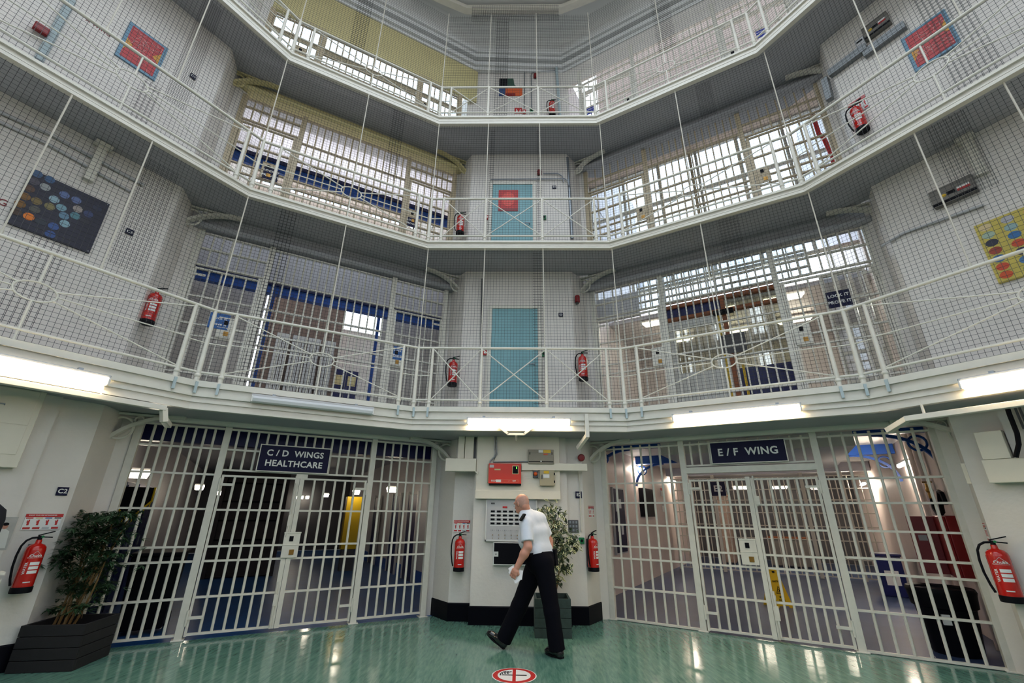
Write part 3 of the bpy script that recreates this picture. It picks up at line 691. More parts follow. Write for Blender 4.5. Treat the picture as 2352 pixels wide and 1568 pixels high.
def fire_poster(Mx, w, h, label, head='KNOW YOUR FIRE EXTINGUISHER'):
    root = thing('fire_poster', label, 'poster', Mx, 'extinguisher guide posters')
    MB().box(-w/2, w/2, -.004, 0, -h/2, h/2).build('board', M['white'], root)
    MB().box(-w/2, w/2, -.005, -.003, h/2-h*.21, h/2).build('header', M['red2'], root)
    text(head, h*.085, root, M['white'], -w*.05, h/2-h*.09, -.0055, bold=.02)
    cols = [M['red2'], M['cream'], M['signblue'], M['black']]
    for i in range(4):
        x = -w/2+w*(i+.5)/4
        MB().box(x-w*.095, x+w*.095, -.0052, -.003, h*.20, h*.27).build('caption', cols[i], root)
        p = MB().box(x-w*.03, x+w*.03, -.0052, -.003, -h*.2, h*.06).box(x-w*.012, x+w*.03, -.0052, -.003, h*.06, h*.14).box(x-w*.045, x-w*.03, -.0052, -.003, -h*.05, h*.12).build('pictogram', M['red2'], root)
        MB().box(x-w*.095, x+w*.095, -.0052, -.003, -h*.44, -h*.32).build('note', M['red2'] if i != 2 else M['lgrey'], root)
M['red2'] = mat('printed_red', C(196,36,36), .45)
fire_poster(at(PIER_L, 98, 1198, .735), .305, .165, 'extinguisher guide poster on the left pier above its extinguisher')
fire_poster(at(PIER_C, 1061, 1208, .895), .27, .18, 'extinguisher guide poster on the central pier, left side')
cf = PIER_C @ T(1.105, .79, 0) @ Matrix.Rotation(R_(56.5), 4, 'Z')
fire_poster(cf @ T(.27, -.003, 1.60), .22, .18, 'extinguisher guide poster on the slanted face right of the ficus')
cf2 = PIER_R @ T(-1.36, 1.15, 0) @ Matrix.Rotation(math.atan2(-.39, .14), 4, 'Z')
fire_poster(cf2 @ T(.2, -.003, 1.42), .24, .20, 'extinguisher guide poster on the right pier above its extinguisher')
fire_poster(at(PIER_R, 1971, 244, .695), .24, .26, 'extinguisher guide poster on the middle gallery, right pier')

# ================================================================== CENTRAL PIER FITTINGS, GROUND FLOOR
root = thing('boxing_panel', 'large cream boxed panel on the upper half of the central pier', 'panel', T(.02, .69, 1.775))
MB().box(-.69, .69, -.10, 0, 0, 1.0).build('panel', M['box'], root, bevel=.006)
MB().box(-.69, .69, -.125, -.10, 0, .13).build('ledge', M['box'], root, bevel=.004)
x0, z0 = pl(PIER_C, 1024, 1052, .55); x1, z1 = pl(PIER_C, 1090, 1082, .55)
root = thing('cable_boxing', 'cream cable boxing stepping across the left of the central pier', 'trunking', T(x0, .69, z1))
MB().box(0, x1-x0+.02, -.14, 0, 0, z0-z1).prism([(x1-x0, 0), (x1-x0+.06, -.06), (x1-x0+.06, 0)], -.14, -.11).build('box', M['box'], root, bevel=.004)
xa, _ = pl(PIER_C, 1053, 1020, .6); xb, _ = pl(PIER_C, 1067, 1020, .6); xc, _ = pl(PIER_C, 1088, 1020, .6)
MB().box(xa-x0, xb-x0, -.10, .0, z0-z1, 2.78-z1).build('riser', M['box'], root, bevel=.003); MB().box(xb-x0+.01, xc-x0, -.08, .0, z0-z1, 2.78-z1).build('riser', M['box'], root, bevel=.003)
MB().box(xc-x0, xc-x0+.03, -.03, .0, z0-z1+.02, 2.78-z1).build('gap_strip', M['dgrey'], root)
xc_, zc_, w_, h_ = rect(PIER_C, .57, (1198,1072), (1348,1073), (1270,1066), (1270,1079))
root = thing('cable_trunking', 'cream horizontal trunking below the grey consumer unit', 'trunking', T(xc_, .69, zc_))
MB().box(-w_/2, w_/2, -.16, -.09, -h_/2-.01, h_/2+.01).build('strip', M['box'], root, bevel=.003)
# red fire alarm repeater
xc_, zc_, w_, h_ = rect(PIER_C, .50, (1122,1085), (1197,1085), (1160,1064), (1160,1110))
root = thing('fire_alarm_panel', 'red fire alarm panel with green lights on the cream boxing', 'alarm panel', T(xc_, .59, zc_))
MB().box(-w_/2, w_/2, -.085, -.01, -h_/2, h_/2).build('case', M['firered'], root, bevel=.004)
MB().box(-w_/2-.02, w_/2-.02, -.06, 0, -h_/2+.01, h_/2-.01).build('back_box', M['olive'], root)
MB().box(-w_/2+.01, w_/2, -.075, -.005, -h_/2-.025, -h_/2).build('lower_edge', M['rubber'], root)
sc = MB().box(.13, .215, -.088, -.08, -.0, .115).build('display', M['black'], root)
MB().box(.122, .223, -.0865, -.08, -.008, .123).build('display_frame', M['cream'], root)
for z in (.092, .074): MB().box(.185, .198, -.091, -.087, z, z+.013).build('indicator', M['led'], sc)
MB().box(-.17, -.07, -.088, -.08, .05, .072).build('name_plate', M['cream'], root); MB().box(-.25, -.18, -.087, -.08, .09, .135).build('sticker', M['lgrey'], root)
MB().box(-.22, .22, -.0865, -.084, -.135, -.098).build('stripe', M['cream'], root); MB().box(-.218, .218, -.0872, -.084, -.133, -.100).build('stripe', M['firered'], root)
MB().box(-.145, -.06, -.088, -.084, -.138, -.096).build('sticker', M['white'], root)
text('FACP', .030, root, M['white'], -.185, -.117, -.0885, bold=.03); text('/', .03, root, M['white'], .07, -.117, -.0885); text('RP/P', .026, root, M['white'], .155, -.117, -.0885)
# grey consumer unit and small grey box
def enclosure(name, label, cat, xc, zc, w, h, d, m, y=.59, Fm=None):
    root = thing(name, label, cat, (Fm or Matrix.Identity(4)) @ T(xc, y, zc))
    MB().box(-w/2, w/2, -d, 0, -h/2, h/2).build('case', M[m], root, bevel=.005)
    return root
xc_, zc_, w_, h_ = rect(PIER_C, .5, (1213,1048), (1272,1048), (1243,1032), (1243,1065))
e = enclosure('consumer_unit', 'grey consumer unit with yellow warning sticker on the cream boxing', 'electrical box', xc_, zc_, w_, h_, .09, 'grey')
MB().box(-w_/2+.012, w_/2-.012, -.098, -.088, -h_/2+.04, h_/2-.055).build('lid', M['grey'], e, bevel=.003)
MB().box(-w_/2+.01, w_/2-.01, -.095, -.085, -h_/2+.028, -h_/2+.038).build('slot', M['black'], e)
for x in (-w_/2+.03, w_/2-.03): MB().box(x-.006, x+.006, -.1, -.088, h_/2-.085, h_/2-.045).build('catch', M['black'], e)
MB().box(w_/2-.17, w_/2-.05, -.093, -.088, h_/2-.055, h_/2-.008).build('warning_sticker', M['yellow'], e); MB().box(w_/2-.25, w_/2-.175, -.093, -.088, h_/2-.05, h_/2-.008).build('white_sticker', M['white'], e)
MB().box(w_/2-.17, w_/2-.10, -.102, -.097, h_/2-.09, h_/2-.066).build('small_sticker', M['orange'], e)
MB().box(-.012, .012, -.104, -.095, -h_/2+.03, -h_/2+.05).build('latch', M['white'], e)
xc_, zc_, w_, h_ = rect(PIER_C, .5, (1240,1097), (1274,1097), (1257,1079), (1257,1115))
e = enclosure('switch_box', 'small olive grey isolator box with yellow sticker under the consumer unit', 'electrical box', xc_, zc_, w_, h_, .09, 'olive')
MB().box(-.055, .0, -.093, -.088, h_/2-.055, h_/2-.015).box(.0,.03,-.093,-.088,h_/2-.055,h_/2-.015).build('warning_sticker', M['yellow'], e); MB().box(-.065, .035, -.093, -.088, -.0, .055).build('white_sticker', M['white'], e)
MB().bar((-.085, -.105, -.02), (-.085, -.105, .045), .018, .02).build('handle', M['dgrey'], e)
for z in (-.06, .06): MB().box(w_/2-.012, w_/2+.006, -.095, -.08, z-.018, z+.018).build('hinge', M['black'], e)
xc_, zc_ = pl(PIER_C, 1230, 1088, .53)
e = enclosure('beacon', 'small orange round beacon on a grey back box', 'beacon', xc_, zc_, .085, .12, .05, 'dgrey')
MB().lathe([(0,0),(.03,0),(.03,.025),(.02,.035),(0,.037)], 16, (0,-.05,0), axis='Y').build('lens', M['orange'], e, smooth=True)
xc_, zc_ = pl(PIER_C, 1336, 1050, .70)
t_ = thing('alarm_bell', 'dark red round alarm sounder on the central pier, right of the trunking', 'alarm', T(xc_, .79, zc_))
MB().lathe([(0,0),(.05,0),(.06,.02),(.06,.06),(.045,.085),(0,.09)], 20, (0,0,0), axis='Y').build('dome', M['darkred'], t_, smooth=True)
# galvanised conduit on the boxing
xa, za_ = pl(PIER_C, 1136, 1000, .57); xb, zb_ = pl(PIER_C, 1137, 1043, .57); xd, zd_ = pl(PIER_C, 1126, 1060, .57); xe, ze_ = pl(PIER_C, 1213, 1060, .57)
o = MB().tube([(xa,.57,za_+.03),(xb,.57,zb_),(xb-.01,.57,zb_-.04),(xd,.57,zd_+.01),(xd-.01,.57,zd_-.05)], .012, n=8).tube([(xa+.03,.57,za_+.03),(xb+.03,.57,zb_),(xb+.0,.57,zb_-.05),(xd+.05,.57,zd_-.004),(xe,.57,ze_)], .010, n=8).build('conduit', M['steel'], smooth=True)
tag(o, 'bent galvanised conduit above the red fire alarm panel', 'conduit')
# control panel with indicators
xc_, zc_, w_, h_ = rect(PIER_C, .64, (1115,1195), (1240,1195), (1155,1145), (1155,1243))
w_ = .83; xc_ = pl(PIER_C, 1115, 1195, .64)[0]+w_/2
e = thing('indicator_panel', 'light grey cell call panel with rows of dark indicator windows', 'control panel', T(xc_, .69, zc_))
MB().box(-w_/2, w_/2, -.05, 0, -h_/2, h_/2).build('case', M['lgrey'], e, bevel=.004)
mb = MB(); b = .018
for q in ((-w_/2, w_/2, h_/2-b, h_/2), (-w_/2, w_/2, -h_/2, -h_/2+b*1.3), (-w_/2, -w_/2+b, -h_/2, h_/2), (w_/2-b, w_/2, -h_/2, h_/2)): mb.box(q[0], q[1], -.064, -.05, q[2], q[3])
mb.build('frame', M['offwhite'], e)
px = [-w_/2+.115+i*.098 for i in range(7)]
for j, z in enumerate((.09, .03, -.03, -.09)):
    
    for i, x in enumerate(px): MB().box(x-.032, x+.032, -.056, -.049, z+.02, z+.047).build('indicator_window', M['black'], e)
    MB().box(px[0]-.04, px[-1]+.04, -.0525, -.049, z-.004, z+.008).build('caption_strip', M['white'], e)
MB().box(px[2]-.04, px[2]+.035, -.057, -.049, .175, .203).build('red_window', M['red2'], e); MB().box(px[0]-.032, px[0]+.028, -.057, -.049, .232, .256).build('indicator_window', M['dgrey'], e)
for i, x in enumerate(px):
    mb = MB(); mk = MB(); mb.cyl((x, -.05, -.155), (x, -.068, -.155), .007, n=8).cyl((x-.03, -.05, -.155), (x-.03, -.056, -.155), .004, n=6).cyl((x+.03, -.05, -.155), (x+.03, -.056, -.155), .004, n=6)
    mk.cyl((x+.005, -.05, -.225), (x+.005, -.062, -.225), .008, n=8).cyl((x+.005, -.05, -.27), (x+.005, -.06, -.27), .006, n=8)
    mb.build('switch', M['steel'], e, smooth=True); mk.build('button', M['brass'], e, smooth=True)
xc_, zc_, w_, h_ = rect(PIER_C, .62, (1132,1272), (1240,1272), (1155,1245), (1155,1298))
w_ = .70; xc_ = pl(PIER_C, 1132, 1272, .62)[0]+w_/2
e = thing('key_cabinet', 'dark glazed cabinet with white frame below the indicator panel', 'cabinet', T(xc_, .69, zc_))
MB().box(-w_/2, w_/2, -.07, 0, -h_/2, h_/2).build('case', M['offwhite'], e, bevel=.004)
MB().box(-w_/2+.018, w_/2-.018, -.074, -.068, -h_/2+.018, h_/2-.012).build('door', M['smoke'] if 'smoke' in M else M['black'], e)
MB().box(-w_/2+.018, -w_/2+.085, -.082, -.07, -.04, .03).build('lock_plate', M['offwhite'], e); MB().cyl((-w_/2+.05,-.082,-.005), (-w_/2+.05,-.088,-.005), .009, n=10).build('lock', M['black'], e)
xc_, zc_ = pl(PIER_C, 1317, 1208, .775)
e = enclosure('socket_plate', 'dark square switch plate on the wall right of the ficus', 'switch', xc_, zc_, .165, .185, .02, 'dgrey', .79)
mb = MB()
for i in (-.05, 0, .05):
    for z in (-.06, 0, .06): mb.box(i-.014, i+.014, -.026, -.019, z-.018, z+.018)
mb.build('switch', M['steel'], e)
xc_, zc_ = pl(PIER_C, 1336, 1241, .775)
e = enclosure('call_point', 'green emergency release box right of the ficus', 'call point', xc_, zc_, .085, .09, .04, 'green', .79)
MB().cyl((0,-.04,0), (0,-.05,0), .02, n=14).build('button', M['black'], e, smooth=True)
xc_, _ = pl(PIER_C, 1333, 1150, .77); o = MB().cyl((xc_, .77, 1.30), (xc_, .77, 2.05), .012, n=8).cyl((xc_, .77, 2.05), (xc_-.02, .76, 2.25), .010, n=8).box(xc_-.03, xc_+.03, .775, .79, 1.55, 1.565).box(xc_-.03, xc_+.03, .775, .79, 1.9, 1.915).build('conduit', M['paint'], smooth=True)
tag(o, 'white conduit running down past the E2 plate', 'conduit')
# no smoking disc on the floor
c0 = onZ(1181, 1551, 0)
e = thing('no_smoking_sign', 'round red and white no smoking disc stuck on the green floor', 'sign', T(c0.x, c0.y, 0))
def fdisc(r, z, n=40): return MB().slab([(r*math.cos(2*PI*i/n), r*math.sin(2*PI*i/n)) for i in range(n)], z-.001, z)
fdisc(.232, .002).build('rim', M['white'], e); fdisc(.222, .0028).build('ring', M['red2'], e); fdisc(.172, .0036).build('field', M['white'], e)
MB().box(-.13, .13, -.012, .012, .0036, .0044).box(-.15,-.137,-.014,.05,.0036,.0044).build('cigarette', M['black'], e)
mb = MB()
for k in range(3): mb.tube([(-.12+.03*k, .03, .0042), (-.135+.03*k, .06, .0042), (-.115+.03*k, .085, .0042), (-.09+.03*k, .10, .0042)], .0045, n=5)
mb.build('smoke', M['black'], e)
MB().box(-.017, .017, -.175, .175, .0044, .0052).build('bar', M['red2'], e)

# ================================================================== UPPER PIER WALLS
def wall_door(idx, x0, x1, z0, z1, y, lab):
    w = x1-x0; root = bpy.data.objects.new('door_%d' % idx, None); COL.objects.link(root); root.matrix_world = T((x0+x1)/2, y, z0); struct(root, lab, 'door')
    fr = MB(); f = .075
    fr.box(-w/2-f, -w/2, -.05, .02, 0, z1-z0+f).box(w/2, w/2+f, -.05, .02, 0, z1-z0+f).box(-w/2, w/2, -.05, .02, z1-z0, z1-z0+f)
    fr.build('frame', M['paint'], root, bevel=.004)
    lf = MB().box(-w/2, w/2, -.03, .02, 0, z1-z0).build('leaf', M['turq'], root)
    MB().cyl((w/2-.07, -.03, 1.0), (w/2-.07, -.075, 1.0), .011).cyl((w/2-.07, -.072, 1.0), (w/2-.18, -.072, 1.0), .010).build('handle', M['steel'], lf, smooth=True)
    return root
wall_door(1, -.505, .385, Z1, 5.29, .86, 'turquoise door on the lowest gallery of the central pier')
d2 = wall_door(2, -.575, .30, Z2, 8.33, .86, 'turquoise door with a red notice on the middle gallery')
xc_, zc_, w_, h_ = rect(PIER_C, .83, (1145,460), (1190,460), (1167,437), (1167,485))
e = thing('door_notice', 'red printed notice with dark caption on the upper turquoise door', 'notice', T(xc_, .828, zc_))
MB().box(-w_/2, w_/2, -.006, 0, -h_/2, h_/2).build('board', M['red2'], e); MB().box(-w_/2, w_/2, -.008, -.005, -h_/2, -h_/2+h_*.13).build('caption_strip', M['darkred'], e)
o = MB().disc((0, .03), w_*.34, h_*.34, -.0085, 20, t=.003).build('seal', M['pinkwash'] if 'pinkwash' in M else M['firered'], e)
def tubeobj(name, label, cat, pts, r, m, n=8):
    o = MB().tube(pts, r, n=n).build(name, M[m], smooth=True); return tag(o, label, cat)
def pc(u, v, y=.80): p = onY(u, v, y); return (p.x, p.y, p.z)
def sounder(u, v, y, label, r=.05):
    p = onY(u, v, y); e = thing('alarm_sounder', label, 'alarm', T(p.x, y+.06, p.z))
    MB().cyl((0, 0, -.07), (0, 0, .05), r, r, 16).ball((0, 0, .05), (r, r, .03)).build('lens', M['darkred'], e, smooth=True); MB().box(-.03, .03, 0, .06, -.09, -.05).build('base', M['dgrey'], e)
sounder(1327, 683, .80, 'red alarm sounder on the lowest gallery beside the arched bracket')
sounder(1239, 392, .80, 'red alarm sounder above the upper turquoise door')
sounder(1230, 170, 1.34, 'red alarm sounder among the pipes on the top gallery', .055)
def small_box(name, label, cat, u, v, w, h, m, y=.86, d=.04, F=PIER_C, button=None):
    x, z = pl(F, u, v, y-d); e = thing(name, label, cat, F @ T(x, y, z)); MB().box(-w/2, w/2, -d, 0, -h/2, h/2).build('case', M[m], e, bevel=.003)
    MB().disc((0, 0), w*.26, h*.26, -d-.004, 14, t=.006).build('button', M[button or 'white'], e); return e
small_box('call_point', 'red fire call point left of the lower turquoise door', 'call point', 1114, 809, .085, .09, 'red2')
small_box('call_point', 'green release box right of the lower turquoise door', 'call point', 1249, 812, .085, .09, 'green', button='black')
small_box('call_point', 'red fire call point left of the upper turquoise door', 'call point', 1118, 498, .085, .09, 'red2')
small_box('call_point', 'green release box right of the upper turquoise door', 'call point', 1250, 498, .085, .09, 'green', button='black')
small_box('call_point', 'red fire call point on the top gallery beside the fire action sign', 'call point', 1204, 255, .085, .12, 'red2', 1.42)
small_box('call_point', 'green release box on the top gallery', 'call point', 1221, 253, .085, .12, 'green', 1.42, button='black')
xc_, zc_, w_, h_ = rect(PIER_C, 1.41, (1182,253), (1199,253), (1190,247), (1190,260))
e = thing('fire_action_sign', 'small red fire action sign with white hand and flames, top gallery', 'sign', T(xc_, 1.42, zc_))
MB().box(-w_/2, w_/2, -.006, 0, -h_/2, h_/2).build('panel', M['red2'], e)
MB().prism([(-.06,-.04),(-.02,-.04),(-.015,-.005),(-.035,0),(-.04,.05),(-.055,.05),(-.055,0)], -.009, -.006).build('hand', M['white'], e); MB().prism([(.03,-.05),(.06,-.04),(.05,-.01),(.065,.02),(.045,.05),(.04,.01),(.025,-.01)], -.009, -.006).build('flame', M['white'], e)
# conduits on the central pier
tubeobj('conduit', 'dark vertical conduit left of the lower turquoise door', 'conduit', [pc(1102, 925, .83), pc(1107, 640, .83)], .012, 'dgrey')
p0 = pc(1127, 412, .82); p1 = pc(1296, 410, .82)
tubeobj('conduit', 'galvanised conduit running above the upper turquoise door', 'conduit', [p0, p1, (p1[0]+.07, .82, p1[2]-.05), (p1[0]+.10, .82, p1[2]-.2)], .013, 'steel')
p0 = pc(1248, 398, .82); tubeobj('conduit', 'short galvanised conduit leading to the alarm sounder above the upper door', 'conduit', [p0, (p0[0]+.32, .82, p0[2]), (p0[0]+.42, .82, p0[2]-.08), (p0[0]+.44, .82, p0[2]-.25)], .012, 'steel')
a, b = pc(1303, 362, .88), pc(1314, 548, .88); tubeobj('pipe', 'thick galvanised pipe right of the upper turquoise door', 'pipe', [a, b], .035, 'steel', 12)
a, b = pc(1278, 155, 1.36), pc(1286, 268, 1.36); tubeobj('pipe', 'pale blue grey downpipe on the top gallery behind the extinguisher', 'pipe', [a, b], .038, 'blue_grey', 12)
for q, lab in (((1205, 1204, 160, 247), 'tall looped galvanised conduit above the fire action sign'), ((1220, 1221, 165, 247), 'second looped galvanised conduit above the green release box')):
    a = pc(q[1], q[3], 1.39); t_ = pc(q[0], q[2], 1.39); en = pc(1276, q[2]-3, 1.39)
    tubeobj('conduit', lab, 'conduit', [a, (t_[0], 1.39, t_[2]-.10), (t_[0]+.03, 1.39, t_[2]-.03), (t_[0]+.10, 1.39, t_[2]), en], .013, 'steel')
# painting on the top gallery
x0, z1 = pl(PIER_C, 1147, 181, 1.41); x1, z0 = pl(PIER_C, 1200, 220, 1.41)
e = thing('painting', 'dark green and orange cut out painting on the top gallery wall', 'painting', T((x0+x1)/2, 1.418, (z0+z1)/2)); W2, H2 = (x1-x0)/2, (z1-z0)/2
MB().prism([(-W2, .02), (W2*.5, .02), (W2*.3, .09), (W2*.22, H2), (-W2, H2)], -.012, 0).build('green_panel', mat('art_green', C(44,82,66), .5), e)
MB().box(-W2, -W2*.3, -.014, -.011, .03, H2-.002).build('black_patch', M['black'], e)
MB().box(-W2*.45, W2, -.012, 0, -H2, .018).build('orange_panel', mat('art_orange', C(226,96,40), .5), e); MB().box(-W2, -W2*.45, -.012, 0, -H2, -.02).build('blue_panel', mat('art_blue', C(52,84,140), .5), e)
MB().box(-W2*.4, W2*.75, -.014, -.011, -.03, .012).build('cream_strip', M['cream'], e); MB().box(-W2*.4, W2*.4, -.014, -.011, -H2, -H2*.7).build('red_strip', M['darkred'], e)

# ------------------------------------------------------------------ artwork on the side piers
def quadframe(F, y, TL, TR, BR, BL):
    q = [pl(F, *p, y) for p in (TL, TR, BR, BL)]
    xl, xr = (q[0][0]+q[3][0])/2, (q[1][0]+q[2][0])/2; zt, zb = (q[0][1]+q[1][1])/2, (q[2][1]+q[3][1])/2
    return (xl+xr)/2, (zt+zb)/2, xr-xl, zt-zb
xc_, zc_, w_, h_ = quadframe(PIER_L, .67, (75,388), (253,470), (205,580), (10,510))
e = thing('dotted_panel', 'dark navy panel with rows of coloured dots on the left pier', 'artwork', PIER_L @ T(xc_, .70, zc_))
MB().box(-w_/2, w_/2, -.03, 0, -h_/2, h_/2).build('board', mat('art_navy', C(34,34,54), .5, noise=.2, nscale=9), e)
dots = [(500,400,(72,98,134)),(665,475,(66,98,138)),(460,500,(84,80,92)),(605,575,(160,164,166)),(395,595,(92,66,52)),(335,700,(128,90,44)),(490,765,(124,104,62)),(270,800,(128,90,40)),(665,835,(134,124,84)),(725,740,(146,176,190)),(862,680,(98,116,164)),(1020,750,(98,114,160)),(820,850,(122,160,176)),(1040,870,(160,150,146)),(855,960,(104,138,164)),(1005,960,(88,134,146)),(1180,935,(60,70,110)),(865,1065,(140,176,190)),(715,1100,(62,90,150)),(670,1205,(54,82,140)),(215,900,(72,52,40)),(385,970,(232,128,40)),(465,875,(88,86,80)),(545,1035,(48,54,66)),(1300,860,(44,48,70)),(1130,1030,(48,46,58))]
for i, (a, b, c) in enumerate(dots):
    x, z = pl(PIER_L, a/5.807, 330+b/5.807, .665); MB().disc((x-xc_, z-zc_), .047, .047, -.0325, 22, t=.004).build('dot', mat('dot_%d' % i, C(*c), .55), e)
for sx in (-1, 1):
    for sz in (-1, 1): MB().disc((sx*(w_/2-.02), sz*(h_/2-.02)), .006, .006, -.034, 8).build('screw', M['steel'], e)
xc_, zc_, w_, h_ = quadframe(PIER_R, .67, (2235,525), (2352,470), (2400,610), (2300,658)); w_ = .74; xc_ = pl(PIER_R, 2267, 590, .67)[0]+w_/2
e = thing('dotted_panel', 'yellow panel with rows of coloured dots on the right pier', 'artwork', PIER_R @ T(xc_, .70, zc_))
MB().box(-w_/2, w_/2, -.03, 0, -h_/2, h_/2).build('board', mat('art_yellow', C(206,186,84), .5, noise=.12, nscale=9), e)
cols = [(222,200,150),(186,184,190),(222,140,100),(190,190,190),(170,190,170),(150,180,180),(110,170,190),(90,130,150),(40,42,60),(50,110,170),(50,110,170),(40,80,120),(160,64,44),(200,76,40),(200,76,40),(60,66,90),(60,110,160),(44,44,70),(190,170,80),(44,54,90),(204,76,44),(70,120,170),(196,180,90),(60,80,110),(210,84,40),(150,150,80),(190,170,70),(200,90,60)]
i = 0
for r in range(7):
    for c in range(4):
        MB().disc((-w_/2+.085+c*.19, h_/2-.07-r*.108), .055, .046, -.0325, 22, t=.004).build('dot', mat('dotr_%d' % i, C(*cols[i]), .55), e); i += 1
M['art_sky'] = mat('art_skyblue', C(110,150,176), .5); M['art_red'] = mat('art_redfield', C(196,62,66), .5, noise=.12, nscale=10); M['art_amber'] = mat('art_amber', C(214,154,56), .5); M['art_pink'] = mat('art_pinkline', C(232,170,168), .5)
def red_art(F, TL, TR, BR, BL, label, flip):
    xc, zc, w, h = quadframe(F, .68, TL, TR, BR, BL); e = thing('red_painting', label, 'artwork', F @ T(xc, .70, zc)); rnd = random.Random(5+flip)
    MB().box(-w/2, w/2, -.02, 0, -h/2, h/2).build('border', M['art_sky'], e); b = .045
    MB().box(-w/2+b, w/2-b, -.023, -.018, -h/2+b, h/2-b).build('field', M['art_red'], e)
    s = 1 if not flip else 1
    for sg in (-1, 1): MB().prism([(sg*(-w/2+b), h*.22*-sg*-1), (sg*(-w/2+b), sg*(h/2-b)*.2), (sg*(-w/2+.18), sg*.12), (sg*(-w/2+b), sg*(h/2-b))][::1] if False else [(sg*(w/2-b), sg*-.05), (sg*(w/2-.13), sg*.03), (sg*(w/2-b), sg*.17)], -.0245, -.022).build('amber_patch', M['art_amber'], e)
    mb = MB()
    for k in range(34):
        x, z = rnd.uniform(-w/2+.09, w/2-.09), rnd.uniform(-h/2+.09, h/2-.09); a = rnd.uniform(0, 6.28); pts = []
        for q in range(6):
            pts.append((x, -.0245, z)); a += rnd.uniform(-1.1, 1.1); x += .032*math.cos(a); z += .032*math.sin(a)
            x = max(-w/2+.06, min(w/2-.06, x)); z = max(-h/2+.06, min(h/2-.06, z))
        mb.tube(pts, .0028, n=4)
    mb.build('scribble_lines', M['art_pink'], e)
red_art(PIER_L, (302,50), (388,112), (355,185), (260,123), 'red scribbled painting with blue border on the left pier', 0)
red_art(PIER_R, (2065,95), (2165,20), (2212,95), (2105,163), 'red scribbled painting with blue border on the right pier', 1)
def wall_text(s, F, u, v, y, size, label):
    x, z = pl(F, u, v, y); e = thing('wing_lettering', label, 'lettering', F @ T(x, y, z)); text(s, size, e, M['darkred'], 0, 0, -.002, bold=.01)
wall_text('A WING', PIER_L, 226, 64, .698, .07, 'dark red letters reading A WING beside the red painting')
x, z = pl(PIER_L, 18, 470, .698); e = thing('wing_lettering', 'dark red letters ending in NG, cut by the left frame edge', 'lettering', PIER_L @ T(x, .698, z)); text('A WING', .115, e, M['darkred'], 0, 0, -.002, bold=.01, align='RIGHT')

def pipe_run(F, pts, r, m, label, name='conduit', y=.67):
    P = []
    for u, v in pts: x, z = pl(F, u, v, y); P.append((x, y, z))
    o = MB().tube(P, r, n=8).build(name, M[m], Mx=F, smooth=True); tag(o, label, 'conduit')
pipe_run(PIER_L, [(-40, 240), (120, 310), (330, 425)], .022, 'lgrey', 'grey conduit under the gallery soffit above the dotted panel')
pipe_run(PIER_L, [(-40, 262), (110, 330), (300, 440)], .018, 'lgrey', 'second grey conduit just below the one over the dotted panel')
pipe_run(PIER_L, [(165, 0), (88, 140)], .045, 'blue_grey', 'pale blue vertical trunking beside the letters A WING', 'trunking')
x, z = pl(PIER_L, 98, 65, .6); e = thing('alarm_sounder', 'red alarm sounder on the pale blue trunking, top left', 'alarm', PIER_L @ T(x, .66, z)); MB().box(-.075, .06, -.06, .0, -.055, .055).build('lens', M['darkred'], e, bevel=.01); MB().box(.06, .1, -.02, .04, -.03, .03).build('base', M['dgrey'], e)
pipe_run(PIER_R, [(2025, 565), (2075, 535), (2260, 470)], .018, 'lgrey', 'grey conduit running above the yellow dotted panel')
for F, u, v, lab in ((PIER_L, 265, 285, 'left'), (PIER_R, 2185, 262, 'right')):
    x, z = pl(F, u, v, .5); e = thing('drop_column', 'square white drop column under the soffit of the %s pier' % lab, 'column', F @ T(x, .62, 6.13)); MB().box(-.05, .05, 0, .08, -.60, -.05).build('shaft', M['paint'], e); MB().box(-.09, .09, -.04, .1, -.06, 0).build('cap', M['paint'], e)
# electrical boxes on the right pier
def lighting_box(TL, TR, BR, BL, label, y=.62):
    xc, zc, w, h = quadframe(PIER_R, y, TL, TR, BR, BL); e = thing('emergency_light_unit', label, 'electrical box', PIER_R @ T(xc, .70, zc))
    MB().box(-w/2, w/2, -.08, 0, -h/2, h/2).build('case', M['dgrey2'], e, bevel=.006); MB().box(-w/2, w/2, -.083, -.07, -h/2+.01, -h/2+.045).build('lower_lip', M['black'], e)
    MB().disc((-w*.2, -.01), .028, .022, -.085, 12, t=.006).build('warning_sticker', M['yellow'], e); MB().box(-.05, .03, -.084, -.078, -.025, .02).build('window', M['black'], e)
    MB().box(w*.12, w*.4, -.084, -.078, .0, .03).build('white_label', M['white'], e); MB().box(w*.12, w*.4, -.084, -.078, -.03, .0).build('red_label', M['red2'], e)
M['dgrey2'] = mat('grey_metal_box', C(122,118,112), .5, metal=.2)
lighting_box((2130,442), (2228,400), (2248,435), (2145,478), 'long grey box with red and white label above the yellow dotted panel')
lighting_box((1975,62), (2035,30), (2048,52), (1985,90), 'grey box with stickers at the top of the right pier')
x, z = pl(PIER_R, 1982, 92, .6); e = thing('switch_box', 'small pale grey isolator beside the box at the top right', 'electrical box', PIER_R @ T(x-.05, .70, z)); MB().box(-.06, .06, -.07, 0, -.10, .12).build('case', M['lgrey'], e, bevel=.004); MB().box(-.04, .04, -.074, -.066, .04, .07).build('window', M['black'], e)
P = [pl(PIER_R, *q, .64) for q in ((2078, 55), (1985, 120), (1960, 135), (1905, 175), (1897, 190), (1905, 228))]
e = thing('cable_trunking', 'stepped galvanised trunking on the right pier below the grey boxes', 'trunking', PIER_R @ T(P[2][0], .70, P[2][1])); ox, oz = P[2]
L3 = [(x-ox, z-oz) for x, z in P]
